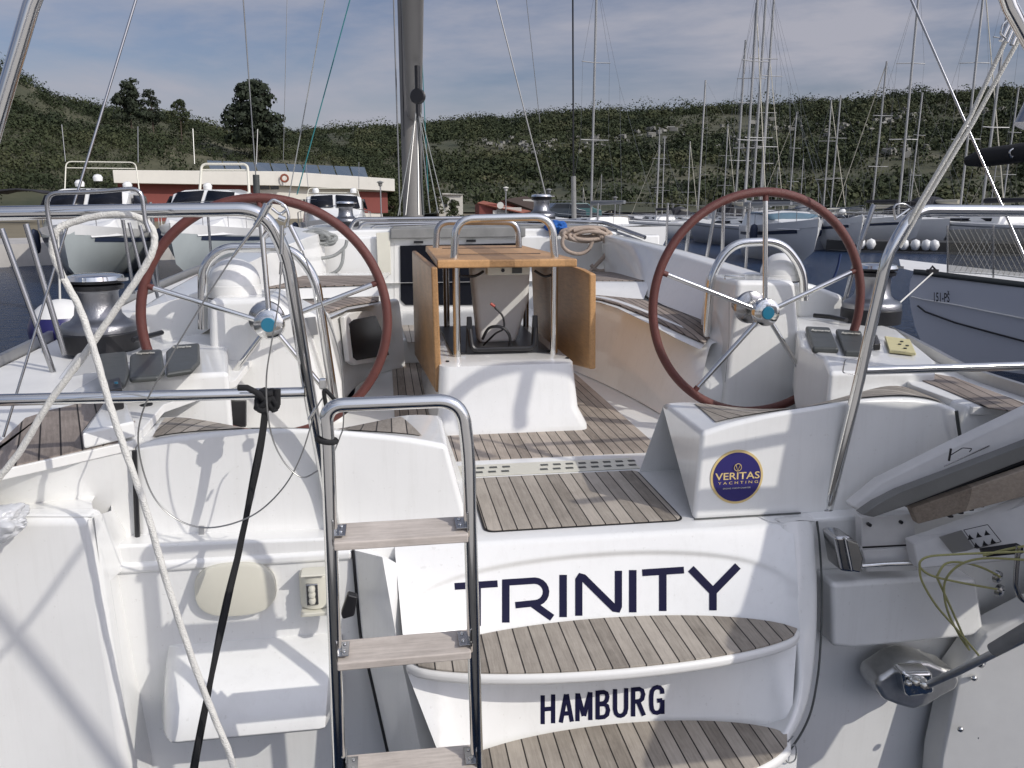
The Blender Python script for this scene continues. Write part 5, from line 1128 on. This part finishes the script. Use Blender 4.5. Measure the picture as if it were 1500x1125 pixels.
protos=[sailboat(i) for i in range(4)]
# (px of the mast, y of the masthead, distance, heading degrees)
SB=[(1024,131,60,80),(1078,84,58,10),(1091,40,56,170),(1103,6,55,5),(1157,178,88,20),(1172,235,100,190),(1206,163,74,175),(1218,157,70,10),(1279,120,68,5),(1316,31,62,175),(1334,160,84,20),(1406,38,64,170),(1441,0,58,8),(1470,160,80,15),(962,192,82,10),(970,205,88,170),(963,215,96,30),(880,252,100,15),(854,270,104,180),(867,2,52,12),(1136,245,104,0),(1115,110,76,175),(1060,190,90,175),(1452,235,96,5),(1330,250,106,180),(1007,210,86,175)]
SB.sort(); used=set()
for i,(px,ty,D,hd) in enumerate(SB):
    k=i%4; pr=protos[k]
    o=pr if k not in used else copy_tree(pr); used.add(k)
    place(o,px,D,math.radians(hd)); 
    # the empty sits at the stern: put the mast where the photo has it
    off=V((-math.sin(math.radians(hd))*6.5,math.cos(math.radians(hd))*6.5,0)); o.location=o.location-off
    zt=2.3+(300-ty)/1200*D; kz=(zt-1.15)/14.6; s_=max(.55,min(1.12,kz**.5))
    o.scale=(s_,s_,s_); o.location=G(px,D,0)-off*s_
    for ch in o.children:
        if ch.name.split('.')[0] in('mast','rigging','furled_genoa','spreader'): ch.scale=(1,1,kz/s_); ch.location.z=1.15*(1-kz/s_)
    col=CANV[k][0]; tall='tall' if ty<110 else ('middling' if ty<200 else 'short')
    where=['first','second','third','fourth','fifth','sixth','seventh','eighth','ninth','tenth','eleventh','twelfth','thirteenth','fourteenth','fifteenth','sixteenth','seventeenth','eighteenth','nineteenth','twentieth','twenty-first','twenty-second','twenty-third','twenty-fourth','twenty-fifth','twenty-sixth','twenty-seventh','twenty-eighth','twenty-ninth','thirtieth','thirty-first','thirty-second','thirty-third','thirty-fourth','thirty-fifth','thirty-sixth','thirty-seventh','thirty-eighth','thirty-ninth','fortieth'][i]
    tag(o,f'white sailing yacht with {tall} mast and {col} sail cover, {where} mast from the left','sailboat','sailing yachts berthed in the marina')
# motor boats -------------------------------------------------------------------
def motorboat(px,D,Wpx,hd,lab,kind,roofy,group=None):
    s_=1; Bm=Wpx/1200*D; L=Bm*2.6; fb=1.2
    o=empty('motor_yacht',(0,0,0),lab,'motorboat',group)
    m=MB(); rs=hullrows(L,Bm,fb*1.15,1.6)
    for i,r in enumerate(rs):   # flared bow
        t=i/14
        tt=max(0,(t-.3)/.7)
        for k in range(1,10): r[k].x*=(1-tt*(.22 if k in (1,9) else .5 if k in (2,8) else .72))
        for k in range(11): r[k].x*=(1-.25*tt)
    m.grid(rs); m.add(rs[0],[tuple(range(11))]); m.build('hull',BH[2] if px<300 else BH[0],o,ang=40)
    for sx in (0,10):
        MB().grid([[r[sx].lerp(r[1 if sx==0 else 9],a)+V(((-.012 if sx==0 else .012),0,0)) for a in (-.02,.55)] for r in rs]).build('topside_band',GEL,o)
        MB().grid([[r[sx].lerp(r[1 if sx==0 else 9],a)+V(((-.015 if sx==0 else .015),0,0)) for a in (.62,.92)] for r in rs[1:13]]).build('hull_stripe',ANTIF,o)
    MB().grid([[r[0]+V((0,0,-.02)),r[0].lerp(r[-1],.5)+V((0,0,.1)),r[-1]+V((0,0,-.02))] for r in rs]).build('deck',GELR,o)
    H=2.3+(300-roofy)/1200*D-fb*1.2
    w=Bm*.40; f0=fb*1.2
    rows=[]
    for y,ww,h in ((L*.08,w,H*.9),(L*.3,w,H),(L*.5,w*.95,H*.96),(L*.60,w*.9,H*.5),(L*.74,w*.7,H*.22),(L*.88,w*.35,.05)):
        rows.append([V((-ww*1.12,y,f0-.1)),V((-ww,y,f0+h*.5)),V((-ww*.92,y,f0+h*.9)),V((-ww*.6,y,f0+h)),V((ww*.6,y,f0+h)),V((ww*.92,y,f0+h*.9)),V((ww,y,f0+h*.5)),V((ww*1.12,y,f0-.1))])
    c=MB().grid(rows).add(rows[0],[tuple(range(8))]).build('cabin',GEL,o,ang=35,bevel=.03)
    y1,y2=L*.60,L*.50
    if kind!='cover':
        for sx in (-1,1):
            MB().add([V((sx*.05*w,y1-.02,f0+H*.55)),V((sx*w*.80,y1-.02,f0+H*.52)),V((sx*w*.74,y2+.06,f0+H*.90)),V((sx*.05*w,y2+.06,f0+H*.94))],[(0,1,2,3)]).build('windscreen',GLASS,c,solid=.03)
            MB().add([V((sx*w*1.03,y1-.3,f0+H*.48)),V((sx*w*1.02,L*.15,f0+H*.52)),V((sx*w*.97,L*.15,f0+H*.82)),V((sx*w*.97,y2-.1,f0+H*.82))],[(0,1,2,3)]).build('side_window',GLASS,c,solid=.03)
    else:
        MB().grid([[V((x*w*1.02,y,f0+H*.35+H*.62*k*(1-.25*x*x))) for x in (-1,-.7,-.3,0,.3,.7,1)] for y,k in ((L*.62,.2),(L*.55,.8),(L*.35,1.05),(L*.1,1.0))]).build('canopy',BLUEGREY,o,solid=.03)
    # radar arch, rails, antennas
    if kind in('arch','teal'):
        aw=.7 if kind=='teal' else .9; ah=f0+H+.95 if kind=='teal' or px<150 else f0+H+.3; rt=.05 if kind=='teal' else .022; MB().tube(rounded([V((-w*aw,L*.22,f0+H*.9)),V((-w*aw*.93,L*.18,ah)),V((w*aw*.93,L*.18,ah)),V((w*aw,L*.22,f0+H*.9))],.2),rt,8).tube([V((-w*aw*.93,L*.18,ah-.22)),V((w*aw*.93,L*.18,ah-.22))],rt*.8,8).build('radar_arch',CREAM,o)
        for q in (((-.6,.0),(.1,.25),(.55,.05)) if px<150 else ((.5,.0),) if kind=='teal' else ((-.7,.05),(.6,.05))): MB().lathe([(.15,-.1),(.17,.03),(.11,.12),(0,.15)],V((q[0]*w,L*.2,f0+H+.12+q[1])),n=16).build('radome',GEL,o)
        for q in (-.9,.85): MB().tube([V((q*w,L*.18,ah)),V((q*w*1.05,L*.14,ah+1.3))],.015,5).build('antenna',WIRE,o)
    m=MB()
    for sx in (0,10):
        pts=[r[sx]+V((0,0,.5)) for r in rs[4:14]]+[V((0,L,fb*1.15*1.28+.5))]; m.tube(pts,.018,5)
        for r in rs[4:14:2]: m.tube([r[sx],r[sx]+V((0,0,.5))],.014,5)
    m.build('bow_rail',CHR2,o)
    for k,sx in ((5,-1),(7,1)):
        r=rs[k]; p=r[0 if sx<0 else 10]; MB().lathe([(0,-.45),(.12,-.38),(.16,-.2),(.16,.2),(.12,.34),(0,.4)],p+V((sx*.2,0,-.35)),n=14).build('fender',ANTIF,o,ang=60)
    place(o,px,D,math.radians(hd)); 
    off=V((-math.sin(math.radians(hd)),math.cos(math.radians(hd)),0))*L
    o.location=G(px,D,0)-off*.95
    return o
BLUEGREY=pbr('canopy_bluegrey',(.10,.17,.22),.7,var=.2,vscale=2)
mA=motorboat(93,27.5,150,188,'large motor yacht with dark flybridge canopy and white domes, the leftmost boat','arch',275)
MB().grid([[V((x*1.6,y,3.05+.25*(1-x*x)+(.1 if y<6 else 0))) for x in (-1,-.6,0,.6,1)] for y in (1.5,4,5.5)]).build('flybridge_cover',CANV[3][1],mA,solid=.12)
motorboat(253,27.5,142,176,'motor yacht with two dark windscreen panes and white radar arch, second from the left','teal',276)
mC=motorboat(492,36,118,184,'motor yacht with long white roof moored behind the port wheel','arch',283)
MB().box((.15,9*.4,3.02),(2.8,2.0,.28)).build('flybridge_canopy',pbr('tan_canvas',(.22,.17,.11),.8),mC,bevel=.06)
motorboat(1196,34,92,172,'white motor cruiser with blue-grey canopy seen through the starboard wheel','cover',308)
motorboat(1262,44,55,170,'small flybridge boat with dark side window right of the canopy cruiser','arch',314)
motorboat(1345,52,60,190,'white motorboat with open stern behind the starboard stern rail','open',322)
for px,D,hd,lab,k in ((1040,43,96,'grey-hulled sailing yacht lying across behind the starboard coaming','grey'),(1120,47,120,'white sailing yacht with pointed bow beside the canopy cruiser','white')):
    o=copy_tree(protos[1]); tag(o,lab,'sailboat'); del o['group']
    h=math.radians(hd); off=V((-math.sin(h)*6.5,math.cos(h)*6.5,0)); s_=.95; o.location=G(px,D,0)-off*s_; o.scale=(s_,)*3
    for ch in list(o.children):
        nm=ch.name.split('.')[0]
        if nm in('mast','rigging','furled_genoa','spreader','sail_cover','deck'):
            if nm!='deck' and nm!='sail_cover': ch.scale=(1,1,.001) if False else ch.scale
    if k=='grey':
        for ch in o.children:
            if ch.name.startswith('hull'):
                ch.data=ch.data.copy(); ch.data.materials[0]=BH[1]
# pontoon with white fenders
pt=structure(MB().grid([[G(p,44.5,.1) for p in range(1215,2000,40)],[G(p,44.5,.55) for p in range(1215,2000,40)],[G(p,47,.55) for p in range(1215,2000,40)]]).build('pontoon',pbr('pontoon_dark',(.03,.03,.03),.8),None,ang=30))
for i,px in enumerate((1266,1281,1318,1330,1347,1363,1375)):
    c=G(px,44.2,.42); 
    if i==0: fpro=MB().lathe([(0,-.26),(.14,-.22),(.24,0),(.17,.2),(0,.28)],V((0,0,0)),n=16).build('fender',BH[0],None,ang=60); o=fpro
    else: o=fpro.copy(); COL.objects.link(o)
    o.location=c; tag(o,'white ball fender on the dark pontoon, '+['leftmost of the row','second in the row from the left','third in the row from the left','middle one of the row','third in the row from the right','second in the row from the right','rightmost of the row'][i],'fender','white fenders along the pontoon')
# ------------------------------------------------------------------ neighbour yacht on the right
nb=empty('neighbour_yacht',G(1600,9.5,0),'grey-shaded hull of the next sailing yacht with 151-PŠ on its bow','yacht')
def dN(px): return 11.2-(px-1335)*.0075
def row(ys): return [U(px,y,Y=dN(px)) for px,y in ys]
sheer=row([(1338,397),(1352,398),(1400,404),(1500,416),(1620,430),(1800,455)])
r1=row([(1330,418),(1346,420),(1398,430),(1500,452),(1620,475),(1800,500)])
r2=row([(1334,455),(1350,462),(1400,475),(1500,505),(1620,530),(1800,560)])
r3=row([(1345,500),(1362,508),(1410,520),(1500,545),(1620,575),(1800,600)])
r4=row([(1384,556),(1396,560),(1430,575),(1510,600),(1620,620),(1800,650)])
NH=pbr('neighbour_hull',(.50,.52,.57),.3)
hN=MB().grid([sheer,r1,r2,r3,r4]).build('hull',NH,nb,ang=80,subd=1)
far=[p+V((1.2*(i>0),2.4 if i else .3,.02)) for i,p in enumerate(sheer)]
MB().grid([[p+V((0,0,.0)) for p in sheer],far]).build('deck',GELR,nb)
MB().grid([sheer and [p+V((0,-.01,.03)) for p in sheer],[p+V((0,-.01,-.05)) for p in sheer]]).build('rub_rail',DGREY,nb,solid=.02)
tubeobj('hull_stripe',[p+V((-.03,-.03,0)) for p in row([(1336,434),(1352,438),(1400,446),(1500,466),(1620,490)])],.012,GELR,nb,n=6)
tubeobj('hull_stripe',[p+V((-.04,-.04,0)) for p in row([(1345,447),(1356,456),(1400,472),(1440,483),(1500,499),(1620,525)])],.014,BLK,nb,n=6)
textmesh('registration','151-PŠ',lambda s,t:U(1368+23*s,441.5-17*t+1.5*s,Y=dN(1368+23*s)-.12),BLK,nb,bold=.015,label='dark 151-PŠ lettering on the bow')
MB().box(U(1366,397,Y=10.7),(.14,.08,.05)).tube(UL([(1360,398),(1366,390),(1372,397)],Y=10.7),.015,6).build('bow_cleat',BLK,nb)
# net behind its rail
NETP=bpy.data.materials.new('fine_netting'); NETP.use_nodes=True; n_,l_=nt(NETP); b=n_['Principled BSDF']; b.inputs['Base Color'].default_value=(.22,.20,.15,1); b.inputs['Roughness'].default_value=.8; b.inputs['Alpha'].default_value=.55
np_=lambda px,py:U(px,py,Y=dN(px)+.12)
MB().grid([[np_(1388,337),np_(1450,335),np_(1560,334),np_(1750,330)],[np_(1388,397),np_(1450,400),np_(1560,412),np_(1750,435)]]).build('rail_netting',NETP,nb,smooth=False)
m=MB()
for i in range(46):
    a=1388+i*8
    m.tube([np_(a,336),np_(a+36,336+ (66+ i*.6))],.0028,3,cap=False); m.tube([np_(a+36,336),np_(a,336+(64+i*.5))],.0028,3,cap=False)
m.build('rail_netting',ROPEW,nb,smooth=False)
for px in (1388,1455,1560): tubeobj('stanchion',[np_(px,330),np_(px,400+(px-1388)*.1)],.013,CHR2,nb,n=8)
tubeobj('guard_rail',[np_(1388,335),np_(1455,334),np_(1560,333),np_(1750,328)],.006,CHR2,nb,n=6); tubeobj('guard_rail',[np_(1388,398),np_(1455,402),np_(1560,414)],.01,ROPEW,nb,n=6)
bmN=tubeobj('boom',[U(1417,236,Y=9.3),U(1440,231,Y=9.1),U(1480,226,Y=8.8),U(1620,205,Y=8.0)],lambda t:.06+.05*min(1,t*3),BLKW,nb,n=12)
tubeobj('boom_fitting',rounded(UL([(1484,218),(1478,222),(1482,232),(1488,220),(1496,216)],Y=8.7),.03),.012,CHR2,bmN,n=8)
o=tubeobj('mooring_line',[U(1366,400,Y=10.6),U(1313,448,Y=8.5),U(1260,495,Y=7.2)],.010,ROPEW,None,n=8); tag(o,'taut pale mooring line from the bow of the neighbour yacht','rope')
o=tubeobj('mooring_line',spline(UL([(1231,372),(1226,395),(1217,415)],Y=14),5),.02,CANV[0][1],None,n=6); tag(o,'dark blue mooring line dropping into the water right of the starboard wheel hub','rope')
# cars / small dark clutter on the marina quay
CARC=[pbr('car_white',(.6,.6,.6),.25,coat=.5),pbr('car_dark',(.03,.04,.05),.25,coat=.5),pbr('car_teal',(.03,.10,.10),.25,coat=.5)]
def car(px,D,hd,k,lab):
    o=empty('parked_car',G(px,D,1.0),lab,'car','cars parked on the quay'); b0=G(px,D,1.0)
    def L(x,y,z): c_,s_=math.cos(hd),math.sin(hd); return b0+V((x*c_-y*s_,x*s_+y*c_,z))
    prof=[(-2.1,.3),(-2.1,.8),(-1.7,.95),(-1.1,1.0),(-.6,1.45),(.7,1.47),(1.4,1.0),(2.1,.85),(2.15,.3)]
    slab('body',[L(x,-.85,z) for x,z in prof],L(0,.85,0)-L(0,-.85,0),CARC[k],o,bevel=.08)
    for sy in (-.86,.86): slab('side_glass',[L(-.95,sy,1.02),L(-.55,sy,1.38),L(.62,sy,1.40),L(1.15,sy,1.02)],(0,0.01,0),WIN,o,bevel=0)
    for x in (-1.35,1.35):
        for sy in (-.8,.8): MB().lathe([(0,-.1),(.3,-.1),(.32,0),(.3,.1),(0,.1)],L(x,sy,.32),axis=(L(0,1,0)-L(0,0,0)),n=14).build('wheel',BLK,o,ang=40)
car(820,72,.1,1,'dark parked car beside the small starboard winch on the cabin'); car(845,76,.2,2,'teal parked car right of the dark one on the quay')
# ================================================================== light, sky, camera
sd=V((.60,-.55,.56)).normalized()      # towards the sun
W=bpy.data.worlds.new('World'); S.world=W; W.use_nodes=True; n_=W.node_tree.nodes; l_=W.node_tree.links; bg=n_['Background']
sky=n_.new('ShaderNodeTexSky'); sky.sky_type='NISHITA'; sky.sun_disc=False; sky.sun_elevation=math.asin(sd.z); sky.sun_rotation=math.atan2(sd.x,sd.y); sky.air_density=1.1; sky.dust_density=1.6; sky.ozone_density=2.2
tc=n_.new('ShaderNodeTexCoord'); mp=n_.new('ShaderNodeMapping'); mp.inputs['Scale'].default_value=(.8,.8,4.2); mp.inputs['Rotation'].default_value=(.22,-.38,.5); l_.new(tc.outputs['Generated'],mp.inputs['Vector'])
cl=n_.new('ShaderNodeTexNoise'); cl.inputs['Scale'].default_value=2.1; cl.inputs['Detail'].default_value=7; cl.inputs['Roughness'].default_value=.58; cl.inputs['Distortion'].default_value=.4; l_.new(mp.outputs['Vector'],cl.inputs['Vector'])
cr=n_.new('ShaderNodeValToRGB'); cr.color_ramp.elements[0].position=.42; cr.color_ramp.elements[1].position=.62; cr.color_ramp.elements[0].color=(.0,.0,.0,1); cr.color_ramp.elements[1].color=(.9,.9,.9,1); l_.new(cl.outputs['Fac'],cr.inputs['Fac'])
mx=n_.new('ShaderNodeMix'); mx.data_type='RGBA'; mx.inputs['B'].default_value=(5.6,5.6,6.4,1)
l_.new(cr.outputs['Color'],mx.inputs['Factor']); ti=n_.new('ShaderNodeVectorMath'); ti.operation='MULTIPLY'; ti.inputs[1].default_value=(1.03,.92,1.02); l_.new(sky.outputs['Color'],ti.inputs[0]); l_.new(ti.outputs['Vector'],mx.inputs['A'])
# glow added to the sky round the sun, behind the viewer, for fill light
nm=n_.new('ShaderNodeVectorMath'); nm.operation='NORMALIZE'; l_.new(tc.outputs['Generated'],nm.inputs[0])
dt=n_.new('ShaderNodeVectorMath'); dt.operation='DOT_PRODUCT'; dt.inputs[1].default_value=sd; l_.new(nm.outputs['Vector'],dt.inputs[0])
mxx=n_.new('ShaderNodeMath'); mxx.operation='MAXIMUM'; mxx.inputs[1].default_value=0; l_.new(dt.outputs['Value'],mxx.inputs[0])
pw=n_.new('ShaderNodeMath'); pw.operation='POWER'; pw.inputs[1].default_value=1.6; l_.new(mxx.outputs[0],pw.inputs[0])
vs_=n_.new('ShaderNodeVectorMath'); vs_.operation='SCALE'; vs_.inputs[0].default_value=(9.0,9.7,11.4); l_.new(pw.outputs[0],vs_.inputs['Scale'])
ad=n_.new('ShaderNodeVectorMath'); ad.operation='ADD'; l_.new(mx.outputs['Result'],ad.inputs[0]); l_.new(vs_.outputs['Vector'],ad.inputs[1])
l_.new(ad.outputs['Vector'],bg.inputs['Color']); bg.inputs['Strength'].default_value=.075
L=bpy.data.lights.new('sun','SUN'); L.energy=2.55; L.angle=math.radians(.55); L.color=(1,.955,.89)
lo_=bpy.data.objects.new('sun',L); COL.objects.link(lo_); lo_.rotation_euler=sd.to_track_quat('Z','Y').to_euler()
cam=bpy.data.cameras.new('camera'); cam.lens=28.8; cam.sensor_width=36; cam.clip_end=6000; cam.clip_start=.02
co=bpy.data.objects.new('camera',cam); COL.objects.link(co); co.location=(0,0,CZ); co.rotation_euler=(math.radians(90)-TH,0,-PS); S.camera=co
S.view_settings.view_transform='Standard'; S.view_settings.look='None'; S.view_settings.gamma=1; S.view_settings.exposure=0
